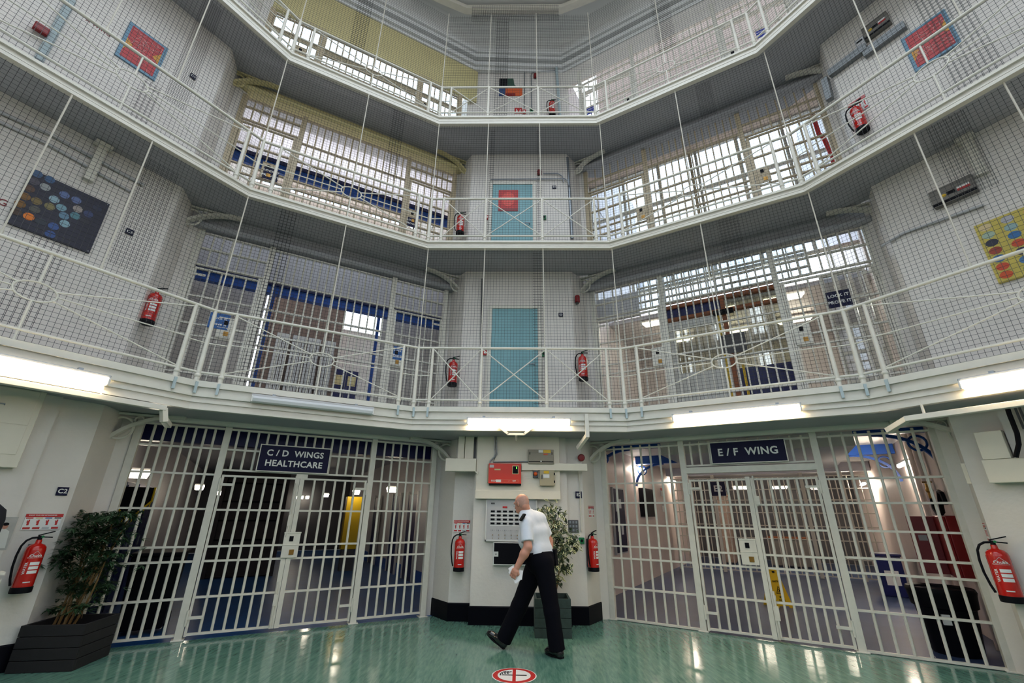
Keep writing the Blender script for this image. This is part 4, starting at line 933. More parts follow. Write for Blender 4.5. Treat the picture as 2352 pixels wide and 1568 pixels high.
MB().bar((L3[0][0], -.04, L3[0][1]), (L3[1][0]-.02, -.04, L3[0][1]), .09, .13).bar((L3[1][0], -.04, L3[0][1]+.05), (L3[1][0], -.04, L3[3][1]-.02), .09, .11).bar((L3[1][0]+.05, -.045, L3[3][1]+.05), (L3[3][0], -.045, L3[3][1]+.05), .09, .13).bar((L3[4][0], -.04, L3[4][1]+.1), (L3[5][0], -.04, L3[5][1]), .09, .10).build('run', M['trunk'], e, bevel=.003)
# ------------------------------------------------------------------ ground floor side piers
xc_, zc_, w_, h_ = quadframe(PIER_L, .55, (0,880), (100,895), (52,1070), (-45,1075)); w_ += .5; xc_ -= .25
e = thing('wall_cabinet', 'cream two panel cabinet high on the left pier', 'cabinet', PIER_L @ T(xc_, .66, zc_))
MB().box(-w_/2, w_/2, -.12, 0, -h_/2, h_/2).build('case', M['box'], e, bevel=.006); MB().box(-w_/2+.05, w_/2-.05, -.128, -.118, .02, h_/2-.03).build('door', M['box'], e, bevel=.003); MB().box(-w_/2+.05, w_/2-.05, -.128, -.118, -h_/2+.13, .012).build('door', M['box'], e, bevel=.003)
MB().tube([(w_/2-.36, -.13, h_/2-.22), (w_/2-.36, -.14, h_/2-.21), (w_/2-.28, -.14, h_/2-.21), (w_/2-.28, -.13, h_/2-.22)], .006, n=6).build('handle', M['steel'], e)
P = [pl(PIER_L, *q, .62) for q in ((0, 876), (75, 878), (88, 888), (60, 900), (0, 905))]
o = MB().tube([(x, .62, z) for x, z in P], .018, n=8).build('cable_loop', M['lgrey'], Mx=PIER_L, smooth=True); tag(o, 'looped grey cable above the cream cabinet', 'cable')
x, z = pl(PIER_L, 25, 1215, .655)
e = thing('photo_poster', 'pale photo poster of a person in white behind the dark coat', 'poster', PIER_L @ T(x-.05, .66, z)); MB().box(-.2, .075, -.004, 0, -.2, .12).build('sheet', mat('poster_grey', C(186,184,180), .5, noise=.2, nscale=7), e)
MB().disc((.0, .03), .022, .028, -.006, 16).build('face', M['skin'], e); MB().disc((.0, .05), .024, .016, -.007, 16).build('hair', M['black'], e); MB().prism([(-.07,-.18),(.06,-.18),(.045,-.02),(.01,.005),(-.02,.005),(-.05,-.02)], -.0055, -.004).build('coat', M['offwhite'], e)
F = PIER_L @ T(pl(PIER_L, 13, 1230, .36)[0]-.235, .36, 0)
e = thing('coat', 'dark blue coat hanging at the left frame edge', 'coat', F)
MB().lathe([(.02,1.62),(.10,1.60),(.17,1.54),(.19,1.45),(.185,1.2),(.19,1.0),(.18,.98),(.02,.98)], 18).xf(Matrix.Diagonal((1.0,.6,1,1))).build('body', mat('dark_coat', C(26,26,34), .8), e, smooth=True)
MB().cyl((0,.0,1.6), (0,.25,1.66), .008).build('hook', M['steel'], e)
e = thing('white_rail', 'white painted rail end with a flat ledge below the dark coat', 'rail', PIER_L @ T(pl(PIER_L, 22, 1302, .25)[0]-.05, .25, 0))
MB().box(-.5, .02, -.08, .06, .96, .985).build('ledge', M['paint'], e); MB().tube([(.02,-.02,.90),(-.03,-.02,.895),(-.09,-.03,.82),(-.14,-.03,.5),(-.16,-.03,.0)], .028, n=10).build('tube', M['paint'], e, smooth=True); MB().box(-.5, -.08, -.04, .03, .88, .94).build('bracket', M['paint'], e)
# right pier boxing
def rboxing(TL, TR, BR, BL, label, d, y=.58, name='cable_boxing', m='box'):
    xc, zc, w, h = quadframe(PIER_R, y, TL, TR, BR, BL); e = thing(name, label, 'trunking', PIER_R @ T(xc, y, zc)); MB().box(-w/2, w/2, 0, d, -h/2, h/2).build('box', M[m], e, bevel=.004); return e
rboxing((2258,1058), (2400,1045), (2415,1105), (2268,1108), 'cream horizontal boxing across the right pier', .2, .60)
rboxing((2205,1065), (2252,1060), (2262,1108), (2222,1112), 'cream boxing return beside the right wing gate', .3, .80)
rboxing((2235,995), (2300,985), (2320,1052), (2258,1055), 'cream square box above the horizontal boxing, right pier', .1, .60)
P = [pl(PIER_R, *q, .56) for q in ((2303, 905), (2318, 950), (2336, 995), (2340, 1020), (2333, 1050))]
o = MB().tube([(x, .56, z) for x, z in P], .022, n=8).build('cable', M['black'], Mx=PIER_R, smooth=True); tag(o, 'thick black cable dropping into the boxing on the right pier', 'cable')
for i, q in enumerate([((2318,905),(2352,985)), ((2328,905),(2362,985))]):
    pp = [pl(PIER_R, *a, .6) for a in q]; o = MB().tube([(x, .6, z) for x, z in pp], .012, n=6).build('conduit', M['dgrey'], Mx=PIER_R, smooth=True); tag(o, ['thin grey conduit right of the black cable', 'outer thin grey conduit at the right frame edge'][i], 'conduit')
# ================================================================== INSIDE THE WINGS
def plx(F, u, v, x):
    Fi = F.inverted(); o = Fi @ CAMP; d = Fi.to_3x3() @ ray(u, v); p = o + d*((x-o.x)/d.x); return p.y, p.z
def bulk_lamp(F, x, y, z, label, w=.26, h=.13, side=0, on='lampwarm'):
    e = thing('bulkhead_lamp', label, 'lamp', F @ T(x, y, z)); MB().box(-w/2, w/2, -.04, .06, h*.35, h*.7).build('housing', M['offwhite'], e); MB().add([(-w/2,-.05,h*.35),(w/2,-.05,h*.35),(w/2,.05,h*.35),(-w/2,.05,h*.35),(-w*.4,-.04,-h/2),(w*.4,-.04,-h/2),(w*.4,.04,-h/2),(-w*.4,.04,-h/2)], [(0,1,2,3),(7,6,5,4),(0,4,5,1),(1,5,6,2),(2,6,7,3),(3,7,4,0)]).build('diffuser', M[on], e)
def fit_lamp(F, u, v, y, label, w, h=.1): x, z = pl(F, u, v, y); bulk_lamp(F, x, y, z, label, w, h)
# ---- left wing, ground floor
struct(MB().box(-6.4, -1.0, .45, .62, 2.50, 2.74).build('trim_80', M['deepblue'], Mx=GATE_L), 'dark blue header beam just inside the left wing', 'beam')
fit_lamp(GATE_L, 316, 1088, 2.2, 'lit lamp on the left wall of the left wing, nearest the gate', .34, .14)
fit_lamp(GATE_L, 900, 1124, 3.2, 'lit lamp by the right wall of the left wing, nearest the gate', .24, .12)
fit_lamp(GATE_L, 818, 1130, 6.0, 'second lit lamp along the right side of the left wing', .20, .12)
fit_lamp(GATE_L, 458, 1119, 6.0, 'second lit lamp along the left side of the left wing', .20, .12)
fit_lamp(GATE_L, 506, 1132, 9.0, 'third lit lamp along the left side of the left wing', .18, .12)
fit_lamp(GATE_L, 749, 1137, 10.0, 'third lit lamp along the right side of the left wing', .18, .12)
for i, u in enumerate((684, 693, 706)): fit_lamp(GATE_L, u, 1142, 13.5, ['leftmost', 'middle', 'rightmost'][i]+' of three tiny lamps at the far end of the left wing', .13, .12)
for i, (y0, y1) in enumerate(((1.2, 2.0), (2.05, 2.85), (2.9, 3.7))):
    e = thing('locker', ['tall blue locker nearest the gate along the left wing wall', 'tall blue locker second from the gate in the left wing', 'tall blue locker third from the gate in the left wing'][i], 'locker', GATE_L @ T(-6.3, (y0+y1)/2, 0), 'lockers along the left wing wall')
    MB().box(-.18, .12, y0-(y0+y1)/2, y1-(y0+y1)/2, 0, 1.95).build('case', M['slateblue'] if 'slateblue' in M else M['deepblue'], e, bevel=.004)
    for s in (-.19, .19): dd = MB().box(.12, .135, s-.18, s+.18, .06, 1.9).build('door', M['deepblue'], e, bevel=.003); MB().box(.135, .15, s-.01, s+.01, .95, 1.1).build('handle', M['steel'], dd)
for i, (y0, y1) in enumerate(((3.6, 4.4), (5.2, 6.0), (7.6, 8.4))):
    r_ = bpy.data.objects.new('door_%d' % (10+i), None); COL.objects.link(r_); r_.matrix_world = GATE_L @ T(-.82, (y0+y1)/2, 0); struct(r_, 'dark blue cell door on the right wall of the left wing', 'door')
    MB().box(-.03, .0, -.40, .40, 0, 1.98).build('leaf', M['deepblue'], r_); MB().box(-.05, .0, -.47, -.40, 0, 2.05).box(-.05, .0, .40, .47, 0, 2.05).build('frame', M['offwhite'], r_)
struct(MB().box(-.83, -.79, .2, 13.9, 0, .28).build('baseboard_left_wing', M['blue'], Mx=GATE_L), 'blue skirting along the left wing right wall', 'skirting')
x, z = pl(GATE_L, 812, 1170, 6.4)
e = thing('yellow_cabinet', 'tall yellow cabinet standing on the right side of the left wing', 'cabinet', GATE_L @ T(x, 6.5, 0))
MB().box(-.22, .22, -.15, .15, .55, 1.95).build('body', M['yellow'], e, bevel=.01); MB().box(-.18, .18, -.12, .12, 0, .55).build('stand', M['dgrey'], e)
xl, _ = pl(GATE_L, 495, 1200, 6.0); xr, _ = pl(GATE_L, 645, 1200, 6.0)
e = thing('stair_enclosure', 'dark brown mesh stair enclosure standing in the left wing', 'stair enclosure', GATE_L @ T((xl+xr)/2, 6.6, 0)); hw = (xr-xl)/2
M['darkbrown'] = mat('dark_brown_steel', C(46,36,38), .6, noise=.25, nscale=10)
MB().box(-hw, hw, -.5, .5, .02, 2.55).build('side_panel', M['darkbrown'], e)
mb = MB()
for z in (.4, .85, 1.3, 1.75, 2.2): mb.box(-hw, hw, -.53, -.5, z-.02, z+.02)
mb.build('cross_bars', M['black'], e)
for sx in (-1, 1): MB().box(sx*hw-.04, sx*hw+.04, -.56, -.5, 0, 2.6).build('post', M['darkbrown'], e)
x, z = pl(GATE_L, 305, 1150, 1.1)
e = thing('pennant', 'black pennant with yellow fringe hanging inside the left wing', 'pennant', GATE_L @ T(x, 1.1, z))
MB().prism([(-.22,.2),(.22,.2),(.22,.0),(.0,-.27),(-.22,.0)], -.01, 0).build('cloth', M['black'], e); MB().tube([(-.23,-.01,.2),(-.23,-.01,.0),(0,-.01,-.285),(.23,-.01,.0),(.23,-.01,.2)], .016, n=6).build('fringe', M['yellow'], e)
mb = MB()
for i in range(9): t = i/8; mb.tube([(-.22+.44*t, -.012, -.02-.25*(1-abs(2*t-1))), (-.22+.44*t, -.012, -.11-.25*(1-abs(2*t-1)))], .007, n=5)
mb.build('tassel', M['yellow'], e)
e = thing('wheeled_bin', 'black wheeled bin inside the left wing behind the bamboo planter', 'bin', GATE_L @ T(-5.45, .75, 0))
MB().add([(-.24,-.26,.06),(.24,-.26,.06),(.24,.26,.06),(-.24,.26,.06),(-.29,-.34,.95),(.29,-.34,.95),(.29,.34,.95),(-.29,.34,.95)], [(3,2,1,0),(4,5,6,7),(0,1,5,4),(1,2,6,5),(2,3,7,6),(3,0,4,7)]).build('body', M['rubber'], e, bevel=.02); MB().box(-.31, .31, -.37, .37, .95, 1.0).build('lid', M['black'], e, bevel=.015)
for s in (-1, 1): MB().cyl((s*.2, .27, .09), (s*.26, .27, .09), .09, n=16).build('wheel', M['rubber'], e, smooth=True)
# ---- right wing, ground floor
def tube_lamp(F, x, y, z, label, L=.62, ang=90):
    e = thing('tube_lamp', label, 'lamp', F @ T(x, y, z) @ Matrix.Rotation(R_(ang), 4, 'Z')); MB().box(-L/2, L/2, -.03, .03, .03, .06).build('housing', M['offwhite'], e); MB().cyl((-L/2+.01, 0, 0), (L/2-.01, 0, 0), .03, n=12).build('tube', M['lampbright'], e, smooth=True)
y, z = plx(GATE_R, 1472, 1077, 1.22); tube_lamp(GATE_R, 1.22, y, z, 'lit tube lamp on the left wall of the right wing', .8)
y, z = plx(GATE_R, 1548, 1106, 1.22); tube_lamp(GATE_R, 1.22, y, z, 'farther lit tube lamp on the left wall of the right wing', .8)
y, z = plx(GATE_R, 2075, 1066, 6.5); tube_lamp(GATE_R, 6.5, y, z, 'lit tube lamp on the right wall of the right wing', .9)
y, z = plx(GATE_R, 1982, 1112, 6.4); tube_lamp(GATE_R, 6.4, y, z, 'farther lit tube lamp on the right wall of the right wing', .8)
sx_ = (1.3, 6.4)
e = thing('barred_screen', 'white inner barred screen deep inside the right wing', 'barred screen', GATE_R @ T(0, 8.0, 0))
for x in (1.3, 2.55, 4.95, 5.9): MB().box(x-.045, x+.045, -.045, .045, 0, 2.75).build('post', M['paint'], e)
for x in lin(1.3, 6.45, 36): MB().cyl((x, 0, .05), (x, 0, 2.65), .016, n=6, caps=False).build('bar', M['paint'], e, smooth=True)
for z in (.06, .5, .95, 1.3, 1.65, 2.0, 2.3, 2.65): MB().box(1.25, 6.5, -.02, .02, z-.014, z+.014).build('rail', M['paint'], e)
struct(MB().box(1.15, 6.6, 7.9, 8.1, 2.75, 3.0).build('trim_81', M['lilac'], Mx=GATE_R), 'white beam over the inner barred screen', 'beam')
x, z = pl(GATE_R, 1649, 1122, 7.85); sign('landing_sign', 'square navy sign reading E2 hung deep inside the right wing', 'sign', GATE_R @ T(x, 7.9, z), .42, .42, 'navy', [('E2', .25, 0, 0)], border=.012)
# things behind the inner screen
for i, (u, v, w, h, m, lab, nm) in enumerate([(1800, 1185, 1.2, .55, 'dgrey2', 'grey counter front behind the inner screen of the right wing', 'counter'), (1660, 1190, 0.45, 1.9, 'brown', 'brown wooden cupboard behind the inner screen of the right wing', 'cupboard')]):
    x, _ = pl(GATE_R, u, v, 10.5); e = thing(nm, lab, nm, GATE_R @ T(x, 10.5, 0)); MB().box(-w/2, w/2, 0, .5, .05, h+.3).build('body', M[m], e, bevel=.01); MB().box(-w/2-.04, w/2+.04, -.05, .55, h+.3, h+.36).build('top', M['wood'], e)
for i, u in enumerate((1700, 1790, 1880)): x, z = pl(GATE_R, u, 1120, 10.5); bulk_lamp(GATE_R, x, 10.5, z, ['left', 'middle', 'right'][i]+' lamp of three behind the inner screen of the right wing', .5, .1)
# yellow wet floor sign
c1 = GATE_R.inverted() @ onZ(1788, 1392, 0)
e = thing('wet_floor_sign', 'yellow folding wet floor sign standing inside the right wing gate', 'wet floor sign', GATE_R @ T(c1.x, c1.y, 0) @ Matrix.Rotation(R_(38), 4, 'Z'))
def board(sg, m):
    w0, w1, H = .36, .165, .62; y0, y1 = sg*.17, sg*.015
    def P(x, t): return (x, y0+(y1-y0)*t, .0+H*t)
    out = [(-w0/2, 0), (-w0/2+.07, 0), (-w0/2+.09, .05), (w0/2-.09, .05), (w0/2-.07, 0), (w0/2, 0), (w1/2, 1), (-w1/2, 1)]
    v = [P(x, t) for x, t in out]; v2 = [(a, b+sg*-.012, c) for a, b, c in v]; n = 8
    return MB().add(v+v2, [tuple(range(n)), tuple(range(2*n-1, n-1, -1))]+[(i, n+i, n+(i+1) % n, (i+1) % n) for i in range(n)]).build('front_board' if sg < 0 else 'rear_board', M[m], e)
fb = board(-1, 'yellow'); board(1, 'yellow')
tl = math.atan2(.155, .62)
def on_board(s, size, z): 
    o = text(s, size, e, M['black'], 0, 0, 0, bold=.03); o.data.transform(Matrix.Rotation(-tl, 4, 'X')); o.location = (0, -.17+.155*z/.62-.003, z)
on_board('CAUTION', .036, .42); on_board('WET', .036, .17); on_board('FLOOR', .036, .12)
def tri_b(s, z, m, yy): return MB().prism([(-s, -s*.8), (s, -s*.8), (0, s*.95)], -.002, 0).xf(T(0, -.17+.155*z/.62-yy, z) @ Matrix.Rotation(-tl, 4, 'X')).build('symbol_triangle', M[m], e)
tri_b(.072, .28, 'black', .001); tri_b(.055, .277, 'yellow', .0025)
MB().bar((-.02,0,-.03), (.01,0,.01), .003, .012).bar((.01,0,.01), (-.015,0,.025), .003, .012).bar((.0,0,.0), (.03,0,-.02), .003, .01).xf(T(0, -.17+.155*.275/.62-.006, .275) @ Matrix.Rotation(-tl, 4, 'X')).build('slipping_figure', M['black'], e)
MB().prism([(-.03,.015),(.03,.015),(.02,-.02),(-.02,-.02)], -.003, 0).xf(T(0, -.17+.155*.575/.62-.001, .575) @ Matrix.Rotation(-tl, 4, 'X')).build('hand_hole', M['black'], e)
# left wall of the right wing: notice board and screen
def on_left(u0, v0, u1, v1, x, d, m, name, label, cat, extra=None):
    ya, za = plx(GATE_R, u0, v0, x); yb, zb = plx(GATE_R, u1, v1, x); w = abs(yb-ya); h = abs(za-zb)
    e = thing(name, label, cat, GATE_R @ T(x, (ya+yb)/2, (za+zb)/2) @ Matrix.Rotation(PI/2, 4, 'Z')); MB().box(-w/2, w/2, -d, 0, -h/2, h/2).build('case', M[m], e, bevel=.004); return e, w, h
e, w, h = on_left(1402, 1118, 1438, 1268, 1.125, .05, 'lgrey', 'notice_board', 'glazed blue notice board on the left wall of the right wing', 'notice board')
MB().box(-w/2+.03, w/2-.03, -.054, -.049, -h/2+.03, h/2-.03).build('backing', M['navy'], e)
for i, (a, b) in enumerate(((-.25, .2), (.05, .25), (-.2, -.1), (.12, -.15))): MB().box(a*w-.08, a*w+.08, -.057, -.053, b*h-.1, b*h+.1).build('notice_sheet', M['paper'], e)
e, w, h = on_left(1466, 1120, 1498, 1186, 1.125, .12, 'rubber', 'wall_screen', 'black television screen on the left wall of the right wing', 'television'); MB().box(-w/2+.02, w/2-.02, -.124, -.118, -h/2+.02, h/2-.02).build('display', M['black'], e)
for i, (u, v, lab) in enumerate(((1521, 1130, 'red and white notice'), (1525, 1165, 'white notice'))): e, w, h = on_left(u-5, v-10, u+6, v+10, 1.125, .01, 'white', 'wall_notice', lab+' pinned beyond the television screen', 'notice'); MB().box(-w/2, w/2, -.012, -.009, h*.2, h/2).build('header', M['red2' if i == 0 else 'lgrey'], e)
# right wall: hose cabinet, bins
ya, za = plx(GATE_R, 2215, 1180, 6.35); yb, zb = plx(GATE_R, 2135, 1300, 6.35)
e = thing('hose_cabinet', 'dark red fire hose cabinet with open door on the right wing wall', 'cabinet', GATE_R @ T(6.38, 1.35, 1.20))
MB().box(-.02, .24, -.45, .22, -.40, .40).build('case', M['darkred'], e, bevel=.01); MB().box(-.06, -.02, -.44, -.12, -.39, .39).build('door', M['darkred'], e, bevel=.008); dd = MB().box(-.34, -.02, .18, .21, -.39, .39).build('door', mat('faded_red', C(150,70,76), .5), e, bevel=.008); MB().box(-.26, -.16, .17, .18, .05, .13).build('label_sticker', M['lgrey'], dd)
e = thing('hose_valve', 'brass hose valve with black hose above the red cabinet', 'valve', GATE_R @ T(6.45, 1.7, 1.95)); MB().cyl((0,0,-.10), (0,0,.12), .035, n=10).cyl((-.06,0,.14), (.06,0,.14), .012).ball((0,0,.02), .05).build('valve', M['brass'], e, smooth=True); MB().tube([(0,0,-.1),(-.02,-.05,-.25),(-.02,-.2,-.36),(0,-.35,-.30),(0,-.42,-.12),(0,-.5,-.02),(0,-.62,-.05),(0,-.66,-.2)], .03, n=8).build('hose', M['rubber'], e, smooth=True)
for i, (y, lab) in enumerate(((2.2, 'thick white pipe on the right wing wall beside the hose valve'), (2.6, 'second thick white pipe farther along the right wing wall'), (1.1, 'white pipe on the right wing wall nearest the gate'))): o = MB().cyl((6.54, y, 0), (6.54, y, 2.98), .055, n=12).build('pipe', M['pinkwall'], Mx=GATE_R, smooth=True); tag(o, lab, 'pipe')
c1 = GATE_R.inverted() @ onZ(2215, 1480, 0)
e = thing('waste_bin', 'large black bin with bin liner inside the right wing gate', 'bin', GATE_R @ T(6.02, .62, 0))
MB().lathe([(0,0),(.24,0),(.25,.02),(.32,.68),(.33,.70),(0,.70)], 24).build('body', M['rubber'], e, smooth=True); MB().lathe([(.30,.50),(.33,.52),(.345,.66),(.355,.70),(.34,.735),(.30,.72),(.28,.60),(0,.58)], 24).build('liner', M['liner'] if 'liner' in M else M['black'], e, smooth=True); MB().box(-.18,-.10,-.325,-.30,.35,.46).xf(Matrix.Rotation(.2,4,'Z')).build('torn_label', M['paper'], e)
e = thing('paper_bin', 'blue bin with torn paper stickers deep in the right wing', 'bin', GATE_R @ T(6.15, 5.6, 0)); MB().box(-.22, .22, -.22, .22, 0, .78).build('body', M['deepblue'], e, bevel=.02); MB().box(-.12, .12, -.225, -.215, .22, .50).build('sticker', M['paper'], e); MB().box(-.24, .24, -.24, .24, .78, .83).build('lid', M['deepblue'], e, bevel=.01)
# blue beams and brackets on the right wing ceiling
struct(MB().box(1.2, 6.6, 1.2, 1.34, 2.80, 3.0).build('trim_82', M['blue'], Mx=GATE_R), 'blue ceiling beam inside the right wing', 'beam'); struct(MB().box(1.2, 6.6, 4.2, 4.34, 2.80, 3.0).build('trim_83', M['blue'], Mx=GATE_R), 'farther blue ceiling beam inside the right wing', 'beam')
struct(MB().box(2.6, 5.6, 1.0, 5.0, 2.62, 2.98).build('ceiling', M['ceil'], Mx=GATE_R), 'dropped ceiling box inside the right wing', 'ceiling')
for x, s, y, lab in ((1.16, 1, 1.27, 'blue cast iron bracket on the left wall of the right wing, nearest the gate'), (6.58, -1, 1.27, 'blue cast iron bracket on the right wall of the right wing, nearest the gate'), (1.16, 1, 4.27, 'farther blue cast iron bracket on the left wall of the right wing'), (6.58, -1, 4.27, 'farther blue cast iron bracket on the right wall of the right wing')):
    e = thing('spandrel_bracket', lab, 'bracket', GATE_R @ T(x, y, 2.80)); w, h = .75, .55; arc = [(s*(w-w*math.cos(t)), 0, -h*(1-math.sin(t))) for t in [PI/2*i/10 for i in range(11)]]; mb = MB()
    arc_bar(mb, arc, .05, .06); mb.build('arch', M['blue'], e); MB().tube([(s*.18+.11*math.cos(2*PI*i/18), 0, -.16+.11*math.sin(2*PI*i/18)) for i in range(18)], .018, n=6, closed=True).build('ring', M['blue'], e, smooth=True)

# ---- upper levels, left wing
def wbox(F, x0, x1, y0, y1, z0, z1, m, name, lab, cat='wall'): return struct(MB().box(x0, x1, y0, y1, z0, z1).build(name, M[m], Mx=F), lab, cat)
wbox(GATE_L, -6.3, -1.3, 1.0, 1.12, 5.44, 5.68, 'blue', 'trim_90', 'dark blue beam behind the left wing screen, lowest gallery', 'beam'); wbox(GATE_L, -6.3, -1.3, .96, 1.0, 5.60, 5.69, 'deepblue', 'trim_91', 'dark blue strip painting the rail shade on the beam top', 'beam')  # the deep blue strip paints the rail's shade along the beam top
wbox(GATE_L, -6.3, -1.3, 1.02, 1.14, 5.68, 6.4, 'lilac', 'wall_over_beam', 'pale wall above the blue beam, lowest gallery')
wbox(GATE_L, -6.3, -4.98, 1.6, 1.7, Z1, 5.9, 'wall', 'wall_left_cell', 'white wall behind the left side door, lowest gallery'); wbox(GATE_L, -2.62, -1.3, 1.6, 1.7, Z1, 5.9, 'wall', 'wall_right_cell', 'white wall behind the right side door, lowest gallery')
wbox(GATE_L, -5.02, -3.3, 3.0, 3.12, Z1, 6.6, 'brown', 'wall_brick', 'brown brick wall seen through the left wing screen'); wbox(GATE_L, -3.3, -2.2, 3.6, 3.7, Z1, 6.0, 'wall', 'wall_back', 'white back wall seen through the left wing screen')
def frame_post(F, x, y, z0, z1, m, lab): o = MB().box(x-.03, x+.03, y-.03, y+.03, z0, z1).build('frame_post', M[m], Mx=F); tag(o, lab, 'post')
frame_post(GATE_L, -4.87, 1.66, Z1, 5.9, 'blue', 'blue upright left of the brick wall, lowest gallery left wing'); frame_post(GATE_L, -2.72, 1.66, Z1, 5.9, 'blue', 'blue upright right of the brick wall, lowest gallery left wing')
for i, x in enumerate((-3.05, -2.75)):
    r_ = bpy.data.objects.new('door_%d' % (20+i), None); COL.objects.link(r_); r_.matrix_world = GATE_L @ T(x-.1, 3.58, Z1); struct(r_, 'dark blue cell door seen through the left wing screen', 'door'); MB().box(-.14, .14, -.03, .0, 0, 1.75).build('leaf', M['deepblue'], r_); MB().box(-.1, .1, -.04, -.03, 1.35, 1.6).build('hatch', M['cream'], r_)
for i in range(4):
    e = thing('radiator_panel', 'tall white panel radiator, %s of four in front of the brick wall' % ['first', 'second', 'third', 'fourth'][i], 'radiator', GATE_L @ T(-4.55+i*.33, 2.9, Z1), 'radiators before the brick wall'); mb = MB()
    for q in range(4): mb.box(-.14+q*.07, -.085+q*.07, -.05, .0, .1, 2.1)
    mb.build('fins', M['offwhite'], e); MB().box(-.14, .14, -.04, .0, 2.1, 2.2).build('header', M['offwhite'], e)
wbox(GATE_L, -6.3, -1.3, 1.0, 1.12, 8.20, 8.47, 'blue', 'trim_92', 'dark blue beam behind the left wing screen, middle gallery', 'beam'); wbox(GATE_L, -6.3, -1.3, .96, 1.0, 8.40, 8.48, 'deepblue', 'trim_93', 'dark blue strip painting the rail shade on the beam top', 'beam')
wbox(GATE_L, -6.3, -1.3, .10, 2.3, 9.32, 9.40, 'lilac', 'ceiling', 'pale lilac boarded ceiling above the blue beam, middle gallery', 'ceiling')
al = bpy.data.lights.new('added_ceiling_fill', 'AREA'); al.shape = 'RECTANGLE'; al.size = 4.6; al.size_y = .12; al.energy = 24; al.color = (1, .97, .94)  # unseen fill light added behind the beam to brighten the lilac ceiling
alo = bpy.data.objects.new('added_ceiling_fill', al); COL.objects.link(alo); alo.matrix_world = GATE_L @ T(-3.8, 1.3, 8.42) @ Matrix.Rotation(R_(172), 4, 'X')
def window_wall(F, x0, x1, y, z0, z1, nx, nz, m, lab, idx, fw=.06, sill=0, glass=True):
    root = bpy.data.objects.new('window_%d' % idx, None); COL.objects.link(root); root.matrix_world = F @ T(x0, y, z0); struct(root, lab, 'window'); mb = MB(); L, H = x1-x0, z1-z0
    for i in range(nx+1): x = L*i/nx; mb.box(x-fw/2, x+fw/2, -.04, .04, 0, H)
    for j in range(nz+1): z = H*j/nz; mb.box(0, L, -.035, .035, z-fw/2, z+fw/2)
    mb.build('glazing_bars', M[m], root)
    if glass: MB().box(0, L, -.004, .004, 0, H).build('glass', M['glass'], root)
wbox(GATE_L, -6.3, -1.3, 4.6, 4.7, 8.2, 10.35, 'peach', 'wall_back', 'peach back wall below the left wing windows'); window_wall(GATE_L, -6.3, -1.3, 4.65, 10.35, 10.62, 16, 1, 'peach', 'row of small bright windows in the left wing, middle level', 1); wbox(GATE_L, -6.3, -1.3, 4.6, 4.7, 10.62, 12.0, 'peach', 'wall_back', 'peach back wall above the left wing windows')
window_wall(GATE_L, -6.3, -1.3, 1.3, Z3, 13.2, 8, 5, 'beige', 'tall bright window wall behind the top left screen', 2, .035)
# ---- upper levels, right wing
wbox(GATE_R, 1.4, 6.75, .10, 1.35, 9.62, 9.70, 'peach', 'ceiling', 'peach landing ceiling behind the middle right screen', 'ceiling')
window_wall(GATE_R, 1.45, 6.7, 1.30, Z2, 9.62, 6, 3, 'paint', 'tall bright window wall behind the middle right screen', 3, .06)
frame_post(GATE_R, 3.95, 1.22, Z2, 9.6, 'beige', 'thick beige mullion in the middle right window')
wbox(GATE_R, 1.4, 6.75, 2.6, 6.5, 6.18, 6.28, 'peach', 'floor', 'pale landing floor behind the middle right window', 'floor')
e = thing('standpipe', 'red standpipe with red hose box at the right of the middle gallery', 'pipe', GATE_R @ T(6.35, .75, Z2)); MB().tube([(0,0,0),(0,0,1.2),(.04,0,1.6),(.0,0,2.1),(-.05,0,2.2),(-.05,0,2.75)], .04, n=10).build('riser', M['red2'], e, smooth=True); MB().box(-.22, .22, -.1, .1, .15, .85).build('hose_box', M['art_red'], e, bevel=.01)
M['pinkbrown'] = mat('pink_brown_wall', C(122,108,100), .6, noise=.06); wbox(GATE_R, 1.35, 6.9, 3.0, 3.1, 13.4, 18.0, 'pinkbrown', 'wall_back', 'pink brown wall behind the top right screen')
# lowest gallery right: timber glazed lobby
xa, xb, ys, ZZ = 2.93, 5.09, .95, Z1
e = thing('glazed_lobby', 'orange timber framed glazed lobby behind the right wing screen', 'lobby', GATE_R @ T(xa, ys, ZZ)); wl = xb-xa; hl = 2.42
mb = MB().box(-.04, .05, -.06, .06, 0, hl+.05).box(wl-.05, wl+.04, -.06, .06, 0, hl+.05).box(0, wl, -.06, .06, hl-.03, hl+.05).box(0, wl, -.055, .055, 2.12, 2.19).box(wl*.54-.04, wl*.54+.04, -.055, .055, 0, hl)
mb.build('timber_frame', M['wood'], e, bevel=.004); MB().box(.05, wl*.54-.04, -.02, .02, 2.19, hl-.03).build('blue_fanlight', M['deepblue'], e)
MB().box(wl*.54+.04, wl-.05, -.01, .01, 2.19, hl-.03).build('fanlight_pane', M['dglass'], e)
dl = MB().box(.07, .22, -.03, .03, .02, 2.1).box(wl*.54-.17, wl*.54-.05, -.03, .03, .02, 2.1).box(.22, wl*.54-.17, -.03, .03, 1.95, 2.1).box(.22, wl*.54-.17, -.03, .03, .02, 1.0).build('white_door', M['offwhite'], e); MB().box(.22, wl*.54-.17, -.006, .006, 1.0, 1.95).build('pane', M['dglass'], dl)
dr = MB().box(wl*.54+.05, wl-.06, -.03, .03, .02, .95).build('navy_panel', M['deepblue'], e); MB().box(wl*.54+.05, wl-.06, -.006, .006, .95, 2.12).build('pane', M['dglass'], dr)
for x in (wl*.54-.10, wl*.54+.16): MB().box(x-.02, x+.02, -.07, -.06, .0, 2.1 if x < wl*.54 else 1.0).build('yellow_strip', M['yellow'], e)
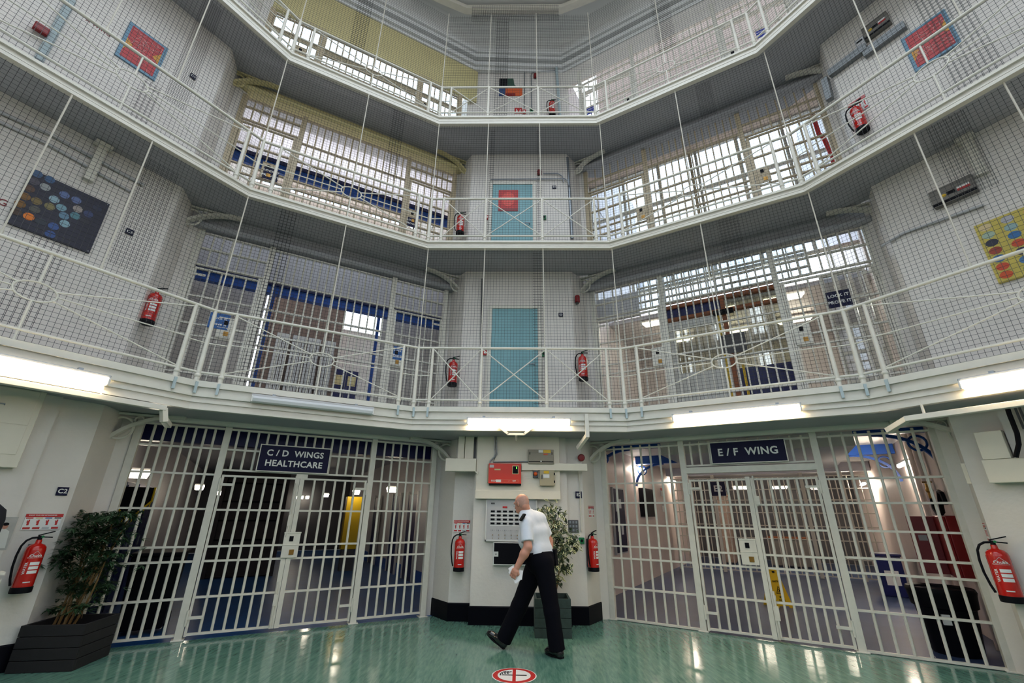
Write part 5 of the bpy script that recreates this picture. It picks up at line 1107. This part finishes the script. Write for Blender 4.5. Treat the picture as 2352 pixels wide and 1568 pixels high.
MB().box(wl*.54-.16, wl*.54+.28, -.09, -.06, 1.25, 1.62).build('grey_plate', M['dgrey'], e); MB().box(wl*.5-.1, wl*.5+.26, -.12, -.06, 2.05, 2.14).build('door_closer', M['black'], e)
wbox(GATE_R, 1.4, 6.75, 2.2, 5.5, 6.0, 6.08, 'wingwall', 'ceiling', 'ceiling inside the right wing, lowest gallery', 'ceiling')
wbox(GATE_R, 1.4, 6.75, 5.4, 5.5, Z1, 6.0, 'wingwall', 'wall_back', 'pale back wall inside the right wing, lowest gallery')
for i, (x, y) in enumerate(((2.6, 2.2), (3.9, 2.2), (5.2, 2.2), (2.8, 3.6), (4.1, 3.6), (5.4, 3.6))): bulk_lamp(GATE_R, x, y, 5.85, 'lit ceiling lamp inside the right wing upstairs, %s row, %s' % ('near' if y < 3 else 'far', ['left', 'middle', 'right'][i % 3]), .75, .1, 0, 'lampsoft')
wbox(GATE_R, 1.4, 2.5, .85, .95, 5.55, 6.1, 'lgrey', 'wall_over_lobby', 'grey panel left above the lobby')
window_wall(GATE_R, 2.5, 5.6, .9, 5.66, 6.5, 22, 5, 'paint', 'bright slatted window above the timber lobby', 4, .022)
window_wall(GATE_R, 5.75, 6.35, 1.0, Z1, 5.6, 3, 5, 'paint', 'tall bright window right of the timber lobby', 5, .05)
wbox(GATE_R, 6.35, 6.75, .5, .6, Z1, 6.1, 'pinkwall', 'wall_side', 'pale wall at the right end of the lowest gallery'); e = thing('wall_mural', 'red painted board on the wall right of the timber lobby', 'board', GATE_R @ T(6.5, .48, 4.55)); MB().box(-.13, .13, -.015, 0, -.45, .45).build('board', M['art_red'], e)
# lock it prove it plates on the upper gate doors
def lock_sign(F, u, v, label, m='signblue', w=.30, h=.26, a='Lock it', b='Prove it'): x, z = pl(F, u, v, -.06); sign('lock_sign', label, 'sign', F @ T(x, -.045, z), w, h, m, [(a, h*.25, 0, h*.2), (b, h*.25, 0, -h*.2)], t=.008)
lock_sign(GATE_L, 503, 737, 'blue Lock it Prove it plate on the left side door, lowest gallery', w=.27); lock_sign(GATE_L, 917, 811, 'blue Lock it Prove it plate on the right side door, lowest gallery', w=.22)
lock_sign(GATE_L, 622, 399, 'navy LOCK IT PROVE IT plate on the left side door, middle gallery', 'navy', .25, .26, 'LOCK IT', 'PROVE IT'); lock_sign(GATE_L, 947, 510, 'navy LOCK IT PROVE IT plate on the right side door, middle gallery', 'navy', .2, .22, 'LOCK IT', 'PROVE IT')
lock_sign(GATE_R, 1927, 685, 'navy LOCK IT PROVE IT plate on the side door right of the lobby', 'navy', .30, .27, 'LOCK IT', 'PROVE IT')
M['royal'] = mat('royal_blue', C(40,60,170), .4)
lock_sign(GATE_R, 1356, 253, 'royal blue LOCK IT plate on the top gallery beside the central pier', 'royal', .22, .2, 'LOCK IT', 'PROVE IT'); lock_sign(GATE_R, 1751, 74, 'royal blue LOCK IT plate at the far end of the top gallery', 'royal', .22, .2, 'LOCK IT', 'PROVE IT')
# ================================================================== THE WALKING MAN (bodies grown as one smooth surface from rounded cones)
def surf_nets(d, org, h):
    inside = d < 0; nx, ny, nz = d.shape
    c = np.zeros((nx-1, ny-1, nz-1), np.int8)
    for i in (0, 1):
        for j in (0, 1):
            for k in (0, 1): c += inside[i:nx-1+i, j:ny-1+j, k:nz-1+k]
    act = (c > 0) & (c < 8); idx = np.argwhere(act); num = -np.ones(act.shape, np.int64); num[act] = np.arange(len(idx))
    acc = np.zeros((len(idx), 3)); cnt = np.zeros(len(idx))
    corners = [(i, j, k) for i in (0, 1) for j in (0, 1) for k in (0, 1)]
    for a in corners:
        for ax in range(3):
            if a[ax] == 1: continue
            b = list(a); b[ax] = 1
            da = d[idx[:,0]+a[0], idx[:,1]+a[1], idx[:,2]+a[2]]; db = d[idx[:,0]+b[0], idx[:,1]+b[1], idx[:,2]+b[2]]
            cr = (da < 0) != (db < 0); t = np.where(cr, da/np.where(cr, da-db, 1), 0)
            p = np.array(a, float)[None, :].repeat(len(idx), 0); p[:, ax] += t
            acc[cr] += p[cr]; cnt[cr] += 1
    v = (idx + acc/cnt[:, None])*h + org
    F = []
    for ax in range(3):
        o1, o2 = [(1, 2), (2, 0), (0, 1)][ax]
        sl = [slice(None)]*3; sl2 = [slice(None)]*3; sl[ax] = slice(0, -1); sl2[ax] = slice(1, None)
        e = np.argwhere(inside[tuple(sl)] != inside[tuple(sl2)])
        ok = (e[:, o1] > 0) & (e[:, o2] > 0) & (e[:, o1] < d.shape[o1]-1) & (e[:, o2] < d.shape[o2]-1); e = e[ok]
        def cell(s1, s2):
            q = e.copy(); q[:, o1] -= s1; q[:, o2] -= s2; return num[q[:, 0], q[:, 1], q[:, 2]]
        q = np.stack([cell(0, 0), cell(1, 0), cell(1, 1), cell(0, 1)], 1)
        flip = inside[tuple(sl2)][tuple(e.T)]; q[flip] = q[flip][:, ::-1]; F.append(q)
    return v, np.concatenate(F)
class Sdf:
    def __init__(s, lo, hi, h):
        s.lo = np.array(lo, float); s.h = h; s.n = np.ceil((np.array(hi)-s.lo)/h).astype(int)+1; s.d = np.full(s.n, 1.0, np.float32)
    def win(s, lo, hi):
        a = np.maximum(0, np.floor((np.array(lo)-s.lo)/s.h).astype(int)); b = np.minimum(s.n, np.ceil((np.array(hi)-s.lo)/s.h).astype(int)+1)
        g = np.meshgrid(*[s.lo[i]+np.arange(a[i], b[i])*s.h for i in range(3)], indexing='ij')
        return tuple(slice(a[i], b[i]) for i in range(3)), np.stack(g, -1)
    def smin(s, w, q, k):
        o = s.d[w]; hh = np.maximum(k-np.abs(o-q), 0)/k; s.d[w] = np.minimum(o, q)-hh*hh*k*.25
    def cone(s, a, b, ra, rb, k=.03):
        a, b = np.array(a, float), np.array(b, float); m = max(ra, rb)+k+.02
        w, g = s.win(np.minimum(a, b)-m, np.maximum(a, b)+m)
        ab = b-a; t = np.clip(((g-a)@ab)/max(ab@ab, 1e-9), 0, 1); q = np.linalg.norm(g-(a+t[..., None]*ab), axis=-1)-(ra+(rb-ra)*t); s.smin(w, q, k); return s
    def ell(s, c, r, axes=None, k=.03):
        c = np.array(c, float); r = np.array(r, float); m = r.max()+k+.02; w, g = s.win(c-m, c+m); p = g-c
        if axes is not None: p = p@np.array(axes).T
        k0 = np.linalg.norm(p/r, axis=-1); k1 = np.linalg.norm(p/(r*r), axis=-1); s.smin(w, k0*(k0-1)/np.maximum(k1, 1e-6), k); return s
    def cut(s, p, n):      # keep the side the normal points to
        w, g = s.win(s.lo, s.lo+s.n*s.h); s.d = np.maximum(s.d, -((g-np.array(p))@np.array(n)).astype(np.float32)); return s
    def mesh(s, name, m, parent, off):
        v, f = surf_nets(s.d, s.lo, s.h); me = bpy.data.meshes.new(name); me.from_pydata((v-np.array(off)).tolist(), [], f.tolist()); me.materials.append(m); me.shade_smooth()
        o = bpy.data.objects.new(name, me); COL.objects.link(o); o.parent = parent
        return o
def smooth_mod(o, n=6, f=.5):
    md = o.modifiers.new('smooth', 'SMOOTH'); md.iterations = n; md.factor = f
def V3(p): return np.array([p.x, p.y, p.z])
def px(a, b, y): return V3(onY(1080+a/3.732, 1110+b/3.732, y))
fd = np.array([-.74, .67, 0]); ld = np.array([-.67, -.74, 0]); zd = np.array([0, 0, 1.0])
yc = -.68
waist = px(592, 575, yc); chest = px(548, 420, yc+.02); uchest = px(520, 310, yc+.03); neckb = px(474, 244, yc+.015)
shL = px(476, 345, -.82); shR = px(598, 300, -.54)
elbL = px(495, 545, -.92); wrL = px(404, 712, -.93); haL = px(372, 775, -.94)
elbR = px(676, 495, -.47); wrR = px(668, 610, -.50)
hipL = px(628, 700, -.755); hipR = px(570, 700, -.60); kneL = px(700, 1095, -.80); ankL = px(742, 1400, -.80)
kneR = px(420, 1050, -.55); ankR = px(292, 1320, -.50)
pel = (hipL+hipR)/2+zd*.04
base = np.array([.15, -.68, 0.0])
man = thing('person', 'bald man in white short sleeved shirt and black trousers walking left with papers in hand', 'person', T(*base))
lo, hi = (-.42, -1.15, -.03), (.82, -.18, 1.95)
headc = px(440, 172, yc+.01)
hf = np.array([-.72, .62, -.22]); hf /= np.linalg.norm(hf); hl = np.cross(zd, hf); hl /= np.linalg.norm(hl); hu = np.cross(hf, hl)
HA = [hf, hl, hu]
def HP(f, l, u): return headc + hf*f + hl*l + hu*u
b = Sdf(lo, hi, .0058)
b.cone(waist, chest, .10, .12).cone(chest, uchest, .12, .11).cone(chest+ld*.08, chest-ld*.08, .11, .11).cone(shL+zd*-.02, shR+zd*-.02, .05, .05).cone(waist, pel, .11, .12)
b.cone(pel+ld*.05, hipL, .09, .09).cone(pel-ld*.05, hipR, .09, .09).cone(hipL, kneL, .08, .052).cone(kneL, ankL, .052, .038).cone(hipR, kneR, .08, .052).cone(kneR, ankR, .052, .038)
b.cone(neckb-zd*.03, headc-zd*.05-hf*.01, .054, .054).cone(uchest, neckb, .08, .055)
b.ell(HP(-.012, 0, .022), (.100, .080, .098), HA, .02).ell(HP(.028, 0, -.042), (.070, .060, .072), HA, .03).cone(HP(.06, .025, -.085), HP(.06, -.025, -.085), .026, .026, .03)
b.cone(HP(-.06, .02, -.05), neckb-fd*.02, .040, .044, .03).cone(HP(-.06, -.02, -.05), neckb-fd*.02, .040, .044, .03)
b.cone(HP(.088, 0, .005), HP(.112, 0, -.03), .010, .016, .014).cone(HP(.082, .045, .022), HP(.086, -.045, .022), .014, .014, .02).cone(HP(.078, .022, -.068), HP(.078, -.022, -.068), .009, .009, .012)
for s in (1, -1): b.ell(HP(-.005, s*.080, -.012), (.020, .008, .033), [hf*.95+hl*s*-.3, hl*s*.95+hf*.3, hu], .010)
for sh, el, wr, fw in ((shL, elbL, wrL, .046), (shR, elbR, wrR, .044)):
    b.cone(sh, el, .058, .049).cone(el, el+(wr-el)*.35, .050, .052).cone(el+(wr-el)*.35, wr, .052, .033)
# near hand: fist closed round the papers
def hand(wr, ha, side, palm_n, s=1.0):
    u = (ha-wr); u /= np.linalg.norm(u); n = palm_n-u*(palm_n@u); n /= np.linalg.norm(n); x = np.cross(u, n)*side
    pc_ = wr+u*.055*s
    b.cone(wr, pc_, .030, .030, .015).cone(pc_+x*.025, pc_-x*.025, .024, .022, .012).cone(pc_+u*.03+x*.030, pc_+u*.03-x*.030, .018, .016, .010)
    for i, (ox, ln) in enumerate(((.034, .92), (.012, 1.0), (-.011, .95), (-.033, .78))):
        a0 = pc_+u*.038+x*ox; a1 = a0+(u*.036+n*.012)*ln; a2 = a1+(u*.006+n*.030)*ln; a3 = a2+(-u*.018+n*.012)*ln
        b.cone(a0, a1, .0100, .0092, .006).cone(a1, a2, .0092, .0085, .005).cone(a2, a3, .0085, .0074, .005)
    t0 = pc_+x*.030-u*.015; t1 = t0+x*.022+u*.024+n*.016; t2 = t1+u*.026+n*.014-x*.006; b.cone(t0, t1, .013, .0115, .008).cone(t1, t2, .0112, .009, .006)
    return pc_, u, n, x
pcL, uL, nL, xL = hand(wrL, haL, 1, np.array([.45, .9, 0.1]))
hand(wrR, wrR+(wrR-elbR)*.5, -1, np.array([-.4, -.6, 0]))
body = b.mesh('body', M['skin'], man, base); smooth_mod(body, 3, .4)
# stubble round the back of the head
hb = Sdf(headc-.17, headc+.17, .0055); hb.ell(HP(-.012, 0, .022), (.102, .082, .100), HA, .02).ell(HP(-.045, 0, -.035), (.055, .062, .06), HA, .03)
hb.cut(HP(0, 0, .058), -hu*.94-hf*.34).cut(HP(.028, 0, 0), -hf*.96-hu*.1).cut(HP(-.02, 0, -.075), hu*.9-hf*.3)
hm = hb.mesh('hair', mat('grey_stubble', C(188,146,130), .8, noise=.12, nscale=60), man, base)
for s in (1, -1): MB().ball(tuple(HP(.082, s*.030, .004)-base), .012, 10, 8).build('eye', M['white'], man, smooth=True)
MB().tube([tuple(HP(.086, l, -.067)-base) for l in (-.024, -.01, .01, .024)], .0045, n=6).build('mouth', M['art_pink'], man, smooth=True)
g = MB()
for s in (1, -1): g.tube([tuple(HP(.106+.0*s, s*(.034+.024*math.cos(2*PI*i/14)), .004+.018*math.sin(2*PI*i/14))-base) for i in range(14)], .0016, n=4, closed=True).tube([tuple(HP(.104, s*.058, .008)-base), tuple(HP(.05, s*.083, .010)-base), tuple(HP(-.012, s*.086, .008)-base), tuple(HP(-.03, s*.082, -.012)-base)], .0018, n=5)
g.tube([tuple(HP(.107, -.010, .006)-base), tuple(HP(.107, .010, .006)-base)], .0016, n=4).build('glasses', M['steel'], man, smooth=True)
# shirt
s = Sdf(lo, hi, .0075)
s.cone(waist+ld*.085-zd*.015, waist-ld*.085-zd*.015, .125, .125, .05).cone(waist+fd*.04+zd*.05+ld*.05, waist+fd*.04+zd*.05-ld*.05, .13, .13, .06).cone(chest+ld*.095, chest-ld*.095, .135, .135, .06).cone(chest+fd*.02-zd*.09+ld*.09, chest+fd*.02-zd*.09-ld*.09, .135, .135, .06)
s.cone(uchest+ld*.08, uchest-ld*.08, .11, .11, .06).cone(shL-zd*.012, shR-zd*.012, .064, .064, .05).cone(neckb-zd*.03, uchest, .072, .10, .04)
slv = Sdf(lo, hi, .0075); slv.cone(shL, shL+(elbL-shL)*.92, .078, .080, .02).cone(shR, shR+(elbR-shR)*.90, .076, .078, .02)
s.cone(waist+ld*.080-zd*.08, waist-ld*.080-zd*.08, .117, .117, .05)
s.cone(neckb-zd*.015, shL-zd*.01, .072, .070, .04).cone(neckb-zd*.015, shR-zd*.01, .072, .070, .04)
ax = (elbL-shL)/np.linalg.norm(elbL-shL); axR = (elbR-shR)/np.linalg.norm(elbR-shR)
def local_cut(S, c, rad, p, n):
    w, g_ = S.win(c-rad, c+rad); S.d[w] = np.maximum(S.d[w], ((g_-p)@n).astype(np.float32))
local_cut(slv, shL+(elbL-shL)*.92, .125, shL+(elbL-shL)*.78, ax); local_cut(slv, shR+(elbR-shR)*.92, .125, shR+(elbR-shR)*.76, axR)
hh_ = np.maximum(.03-np.abs(s.d-slv.d), 0)/.03; s.d = np.minimum(s.d, slv.d)-hh_*hh_*.03*.25
s.cut(waist-zd*.095, zd+fd*.1); s.cut(neckb+zd*.022, -(zd*.9+fd*.42))
shirt = s.mesh('shirt', M['shirt'], man, base); smooth_mod(shirt, 5, .5)
# collar and epaulettes
cpts = [neckb+zd*.012+hl*.078*math.cos(t)+hf*.0+fd*.074*math.sin(t)*1.0 for t in [2*PI*i/20 for i in range(20)]]
mb = MB(); vv = []
for i in range(20):
    t = 2*PI*i/20; r0 = ld*.084*math.cos(t)+fd*.080*math.sin(t); r1 = ld*.068*math.cos(t)+fd*.066*math.sin(t)
    vv += [tuple(neckb-zd*(.015+.02*math.sin(t))+r0-base), tuple(neckb+zd*(.050-.035*math.sin(t))+r1+fd*.008-base)]
mb.add(vv, [(2*i, (2*i+2) % 40, (2*i+3) % 40, 2*i+1) for i in range(20)]); cl = mb.build('collar', M['shirt'], man, smooth=True); md = cl.modifiers.new('t', 'SOLIDIFY'); md.thickness = .006
for qa, qb in ((V3(onY(1205, 1180, -.86)), V3(onY(1195.5, 1195, -.895))), (neckb+(shR-neckb)*.45+zd*.06, shR+zd*.062)):
    MB().bar(tuple(qa-base), tuple(qb-base), .058, .022).build('epaulette', M['black'], man, bevel=.004)
# trousers
t = Sdf(lo, hi, .0075)
t.cone(waist+ld*.080-zd*.045, waist-ld*.080-zd*.045, .131, .131, .05).cone(pel+ld*.07-fd*.015, pel-ld*.07-fd*.015, .135, .135, .06)
t.cone(hipL+zd*.02, kneL, .130, .094, .04).cone(kneL, ankL-zd*.015, .094, .096, .03).cone(hipR+zd*.02, kneR, .130, .100, .04).cone(kneR, ankR-zd*.01, .100, .098, .03)
for q, w_ in ((hipL, ld), (hipR, -ld)): t.cone(q+w_*.06+zd*.02, q+w_*.07-zd*.10, .03, .03, .04)
t.cut(waist-zd*.03, -zd-fd*.18); 
dL = (ankL-kneL)/np.linalg.norm(ankL-kneL); dR = (ankR-kneR)/np.linalg.norm(ankR-kneR)
local_cut(t, ankL+dL*.06, .125, ankL+dL*.035, dL); local_cut(t, ankR+dR*.06, .125, ankR+dR*.030, dR)
tr_ = t.mesh('trousers', M['trouser'], man, base); smooth_mod(tr_, 4, .5)
# belt, pouches, key chain
mb = MB(); vv = []
bc = waist-zd*.045
for i in range(32):
    q = 2*PI*i/32; r0 = ld*.214*math.cos(q)+fd*.139*math.sin(q)+zd*-.18*.139*math.sin(q)*.9
    for zz in (-.022, .022): vv += [tuple(bc+r0+zd*zz-base), tuple(bc+r0*1.03+zd*zz-base)]
F_ = []
for i in range(32):
    a, c_ = 4*i, 4*((i+1) % 32); F_ += [(a, c_, c_+2, a+2), (a+1, a+3, c_+3, c_+1), (a+2, c_+2, c_+3, a+3), (a, a+1, c_+1, c_)]
mb.add(vv, F_).build('belt', M['rubber'], man, smooth=True)
def pouch(c, w, d, h, name, m='rubber', rot=0.0):
    o = MB().box(-w/2, w/2, -d/2, d/2, -h/2, h/2).build(name, M[m], man, bevel=.01)
    o.matrix_local = T(*(c-base)) @ Matrix.Rotation(math.atan2(ld[1], ld[0])+rot, 4, 'Z') @ Matrix.Rotation(R_(8), 4, 'Y')
pouch(bc-ld*.16-fd*.13-zd*.03, .05, .05, .20, 'baton_holder'); pouch(bc+fd*.11+ld*.16-zd*.02, .05, .04, .09, 'radio_pouch'); pouch(bc-fd*.145+ld*.02, .07, .012, .025, 'belt_clip', 'dgrey')
# shoes
def shoe(heel, toe, up, name='shoe'):
    heel, toe = np.array(heel), np.array(toe); d = toe-heel; L = np.linalg.norm(d); d /= L; up = np.array(up)-d*(np.array(up)@d); up /= np.linalg.norm(up); sd = np.cross(up, d)
    q = Sdf(np.minimum(heel, toe)-.16, np.maximum(heel, toe)+.22, .005)
    def A(x, y, z): return heel+d*x*L+sd*y+up*z
    q.cone(A(.10, 0, .045), A(.42, 0, .05), .040, .044, .03).cone(A(.42, 0, .048), A(.80, .004, .032), .046, .036, .03).cone(A(.80, .004, .032), A(.92, .002, .026), .036, .026, .03).cone(A(.14, 0, .05), A(.16, 0, .125), .042, .046, .03).cone(A(.35, 0, .07), A(.2, 0, .12), .04, .04, .03)
    q.cut(heel+up*.012, up)
    o = q.mesh(name, M['shoe'], man, base); smooth_mod(o, 3, .5)
    sole = MB(); n = 20; pts = []
    for i in range(n):
        t_ = 2*PI*i/n; cx = .5+.52*math.cos(t_); wdt = .050*(1 if cx > .45 else .84)*(1-.25*max(0, cx-.8)/.2); pts.append((cx, wdt*math.sin(t_)))
    v_ = [tuple(A(x, y, 0)-base) for x, y in pts]+[tuple(A(x, y, .016)-base) for x, y in pts]
    sole.add(v_, [tuple(range(n)), tuple(range(2*n-1, n-1, -1))]+[(i, (i+1) % n, n+(i+1) % n, n+i) for i in range(n)])
    hb_ = [(.0, -.032), (.24, -.034), (.24, .034), (.0, .032)]
    v_ = [tuple(A(x, y, -.0005)-base) for x, y in hb_]+[tuple(A(x, y, .02)-base) for x, y in hb_]; sole.add(v_, [(0,1,2,3),(7,6,5,4),(0,4,5,1),(1,5,6,2),(2,6,7,3),(3,7,4,0)])
    sole.build('sole', M['rubber'], o)
hL = V3(onZ(1291, 1513, 0)); tLo = V3(onZ(1246, 1497, 0)); dd_ = (tLo-hL); dd_ /= np.linalg.norm(dd_); shoe(hL+zd*.001, hL+dd_*.285+zd*.001, zd)
hR = V3(onZ(1158, 1491, 0)); tRo = V3(onY(1112, 1450, hR[1]+.12)); dd_ = (tRo-hR); dd_ /= np.linalg.norm(dd_); shoe(hR+zd*.004, hR+dd_*.285+zd*.004, zd)
# papers in his hand
pp = thing('papers', 'folded white papers held in the walking man\'s hand', 'papers', T(*(pcL+uL*.035+nL*.022)))
def sheet(w, h, c, rx, m='paper'):
    A_ = np.stack([xL, uL, nL], 1); R3 = Matrix([list(r) for r in A_]).to_4x4()
    MB().box(-w/2, w/2, -h/2, h/2, -.0015, .0015).xf(R3 @ T(*c) @ Matrix.Rotation(rx, 4, 'Z')).build('sheet', M[m], pp)
sheet(.19, .075, (.0, .0, .004), .55); sheet(.17, .07, (.012, .012, .008), .35); sheet(.10, .06, (.07, -.03, .001), 1.2)

# ================================================================== PLANTS
def planter(e, w, d, h, m, taper=0.0, boards=4):
    t = .03
    mb = MB()
    for k in range(boards):
        z0, z1 = h*k/boards+.002, h*(k+1)/boards-.004; a0 = w/2-taper*(1-z0/h)
        for q in ((-w/2, w/2, -d/2, -d/2+t), (-w/2, w/2, d/2-t, d/2), (-w/2, -w/2+t, -d/2+t, d/2-t), (w/2-t, w/2, -d/2+t, d/2-t)): mb.box(*q, z0, z1)
    mb.build('planter_box', M[m], e, bevel=.003)
    MB().box(-w/2+t, w/2-t, -d/2+t, d/2-t, h*.62, h*.72).build('soil', M['soil'], e)
A_ = onZ(6, 1548, 0); B_ = onZ(157, 1544, 0); Cc = onZ(213, 1507, 0)
ang = math.atan2(B_.y-A_.y, B_.x-A_.x)
side = Vector((-math.sin(ang), math.cos(ang), 0)); W1 = (B_-A_).length
cpt = (A_+B_)/2+side*.29
e = thing('potted_bamboo', 'tall bamboo plant in a black wooden box planter at the lower left', 'potted plant', T(cpt.x, cpt.y, 0) @ Matrix.Rotation(ang+.04, 4, 'Z'))
planter(e, W1, .56, .42, 'planter', boards=4)
inv = e.matrix_world.inverted()
def leafq(mb, p, d, n, L, w, mi=0):
    d = d.normalized(); s = d.cross(n)
    if s.length < 1e-4: s = d.orthogonal()
    s.normalize(); nn = s.cross(d); m = p+d*L*.45-nn*L*.05; tip = p+d*L-nn*L*.16
    mb.add([p, m+s*w/2+nn*w*.12, tip, m-s*w/2+nn*w*.12, m], [(0, 1, 4), (1, 2, 4), (2, 3, 4), (3, 0, 4)], mi)
rb_ = random.Random(11); leaves = MB()
yb = cpt.y
stems = [((135,1440),(292,1195)), ((140,1445),(262,1190)), ((128,1442),(225,1200)), ((150,1442),(250,1225)), ((118,1440),(205,1240)), ((160,1438),(240,1290)), ((145,1445),(205,1180))]
pads = [(205,1185,34),(232,1192,36),(260,1186,34),(290,1180,24),(178,1225,40),(150,1255,40),(190,1260,44),(232,1245,46),(262,1232,36),(150,1300,36),(195,1310,44),(230,1300,40),(250,1275,34),(165,1345,42),(130,1392,30),(205,1345,38),(228,1350,30),(150,1280,30),(205,1215,40),(275,1205,28),(245,1210,36),(130,1262,24),(128,1300,22),(190,1390,22)]
for i, (a, b_) in enumerate(stems):
    p0 = inv @ onY(a[0], a[1], yb+rb_.uniform(-.08, .08)); p1 = inv @ onY(b_[0], b_[1], yb+rb_.uniform(-.25, .25)); p0.z = .27
    pts = [p0+(p1-p0)*t_+Vector((.03*math.sin(t_*3), 0, 0)) for t_ in [j/8 for j in range(9)]]
    mb = MB().tube(pts, [.014-.0009*j for j in range(9)], n=7)
    for j in (2, 4, 6): mb.cyl(pts[j]-Vector((0,0,.006)), pts[j]+Vector((0,0,.006)), .016-.0009*j, n=7)
    mb.build('cane', M['cane'], e, smooth=True)
for (u, v, r) in pads:
    c = inv @ onY(u, v, yb+rb_.uniform(-.22, .22)); R0 = r*.0046
    for j in range(int(r*.85)):
        q = c+Vector((rb_.gauss(0, R0*.70), rb_.gauss(0, R0*.6), rb_.gauss(0, R0*.22))); a0 = rb_.uniform(0, 6.28)
        for k in range(7):
            a1 = a0+rb_.uniform(-1.0, 1.0); d = Vector((math.cos(a1), math.sin(a1), rb_.uniform(-.5, .3))); leafq(leaves, q, d, Vector((0,0,1)), rb_.uniform(.085, .135), rb_.uniform(.018, .027))
leaves.build('foliage', M['bambooleaf'], e)
tw = MB()
for (u, v, r) in pads:
    c = inv @ onY(u, v, yb); s_ = inv @ onY(u*.5+185*.5, v+30, yb); tw.tube([s_, (s_+c)/2+Vector((0,0,.03)), c], .004, n=4)
tw.build('twigs', M['cane'], e)
# ficus
e = thing('potted_ficus', 'variegated ficus in a dark green wooden box planter behind the man', 'potted plant', T(.515, .26, 0))
planter(e, .50, .50, .47, 'gplanter', boards=4); inv = e.matrix_world.inverted()
for (a, b_) in (((1264,1420),(1272,1180)), ((1270,1420),(1290,1230)), ((1262,1420),(1250,1250))):
    p0 = inv @ onY(*a, .28); p1 = inv @ onY(*b_, .25); p0.z = .3; MB().tube([p0, p0*.6+p1*.4+Vector((.03,.02,0)), p1], [.014,.011,.006], n=7).build('trunk', M['cane'], e, smooth=True)
rf = random.Random(5); fl = MB()
fp = [(1262,1168,16),(1240,1172,14),(1284,1176,17),(1262,1195,24),(1285,1205,24),(1268,1225,26),(1296,1232,24),(1310,1250,15),(1278,1252,26),(1300,1262,18),(1268,1275,22),(1290,1285,18),(1272,1300,18),(1298,1303,12),(1270,1325,15),(1283,1330,9),(1318,1236,11),(1322,1255,7),(1252,1210,20),(1255,1250,18)]
for (u, v, r) in fp:
    c = inv @ onY(u, v, .25+rf.uniform(-.1, .1)); R0 = r*.0056
    for j in range(int(r*2.5)):
        q = c+Vector((rf.gauss(0, R0*.6), rf.gauss(0, R0*.7), rf.gauss(0, R0*.6))); a1 = rf.uniform(0, 6.28); d = Vector((math.cos(a1), math.sin(a1), rf.uniform(-1.2, .1))); n_ = Vector((rf.uniform(-.4,.4), rf.uniform(-1,-.1), 1))
        L = rf.uniform(.065, .10); w = L*.52; leafq(fl, q, d, n_, L, w, 1 if rf.random() < .5 else 0); leafq(fl, q+d.normalized()*L*.12+Vector((0,-.0015,.0015)), d, n_, L*.72, w*.5, 0)
fl.build('foliage', [M['ficusdark'], M['ficuslight']], e)
# ================================================================== CAMERA, LIGHT, VIEW
cam = bpy.data.cameras.new('camera'); co = bpy.data.objects.new('camera', cam); COL.objects.link(co)
cam.sensor_width = 36; cam.lens = 36*FOC/W_; cam.clip_start = .05
mm = Matrix((RGT, UPV, -FWD)).transposed().to_4x4(); mm.translation = CAMP; co.matrix_world = mm
SC.camera = co
w = bpy.data.worlds.new('overcast_sky'); SC.world = w; w.use_nodes = True
bg = w.node_tree.nodes['Background']; bg.inputs['Color'].default_value = (.93, .96, 1.0, 1); bg.inputs['Strength'].default_value = WORLD
SC.view_settings.view_transform = 'Standard'; SC.view_settings.look = 'None'; SC.view_settings.gamma = 1; SC.view_settings.use_curve_mapping = False
SC.view_settings.exposure = EXPO
SC.cycles.use_denoising = True
SC.cycles.max_bounces = 4; SC.cycles.diffuse_bounces = 2; SC.cycles.glossy_bounces = 2; SC.cycles.transmission_bounces = 3; SC.cycles.use_adaptive_sampling = True; SC.cycles.adaptive_threshold = .10; SC.cycles.transparent_max_bounces = 6
SC.cycles.sample_clamp_indirect = 6
SC.cycles.caustics_reflective = False; SC.cycles.caustics_refractive = False
nt = w.node_tree; tc = nt.nodes.new('ShaderNodeTexCoord'); sp = nt.nodes.new('ShaderNodeSeparateXYZ'); rp = nt.nodes.new('ShaderNodeValToRGB')
rp.color_ramp.elements[0].position = .46; rp.color_ramp.elements[0].color = (.30, .29, .27, 1); rp.color_ramp.elements[1].position = .54; rp.color_ramp.elements[1].color = (.80, .90, 1.0, 1)
mr = nt.nodes.new('ShaderNodeMapRange'); mr.inputs['From Min'].default_value = -1; mr.inputs['From Max'].default_value = 1
nt.links.new(tc.outputs['Generated'], sp.inputs[0]); nt.links.new(sp.outputs['Z'], mr.inputs['Value']); nt.links.new(mr.outputs[0], rp.inputs['Fac']); nt.links.new(rp.outputs['Color'], bg.inputs['Color'])
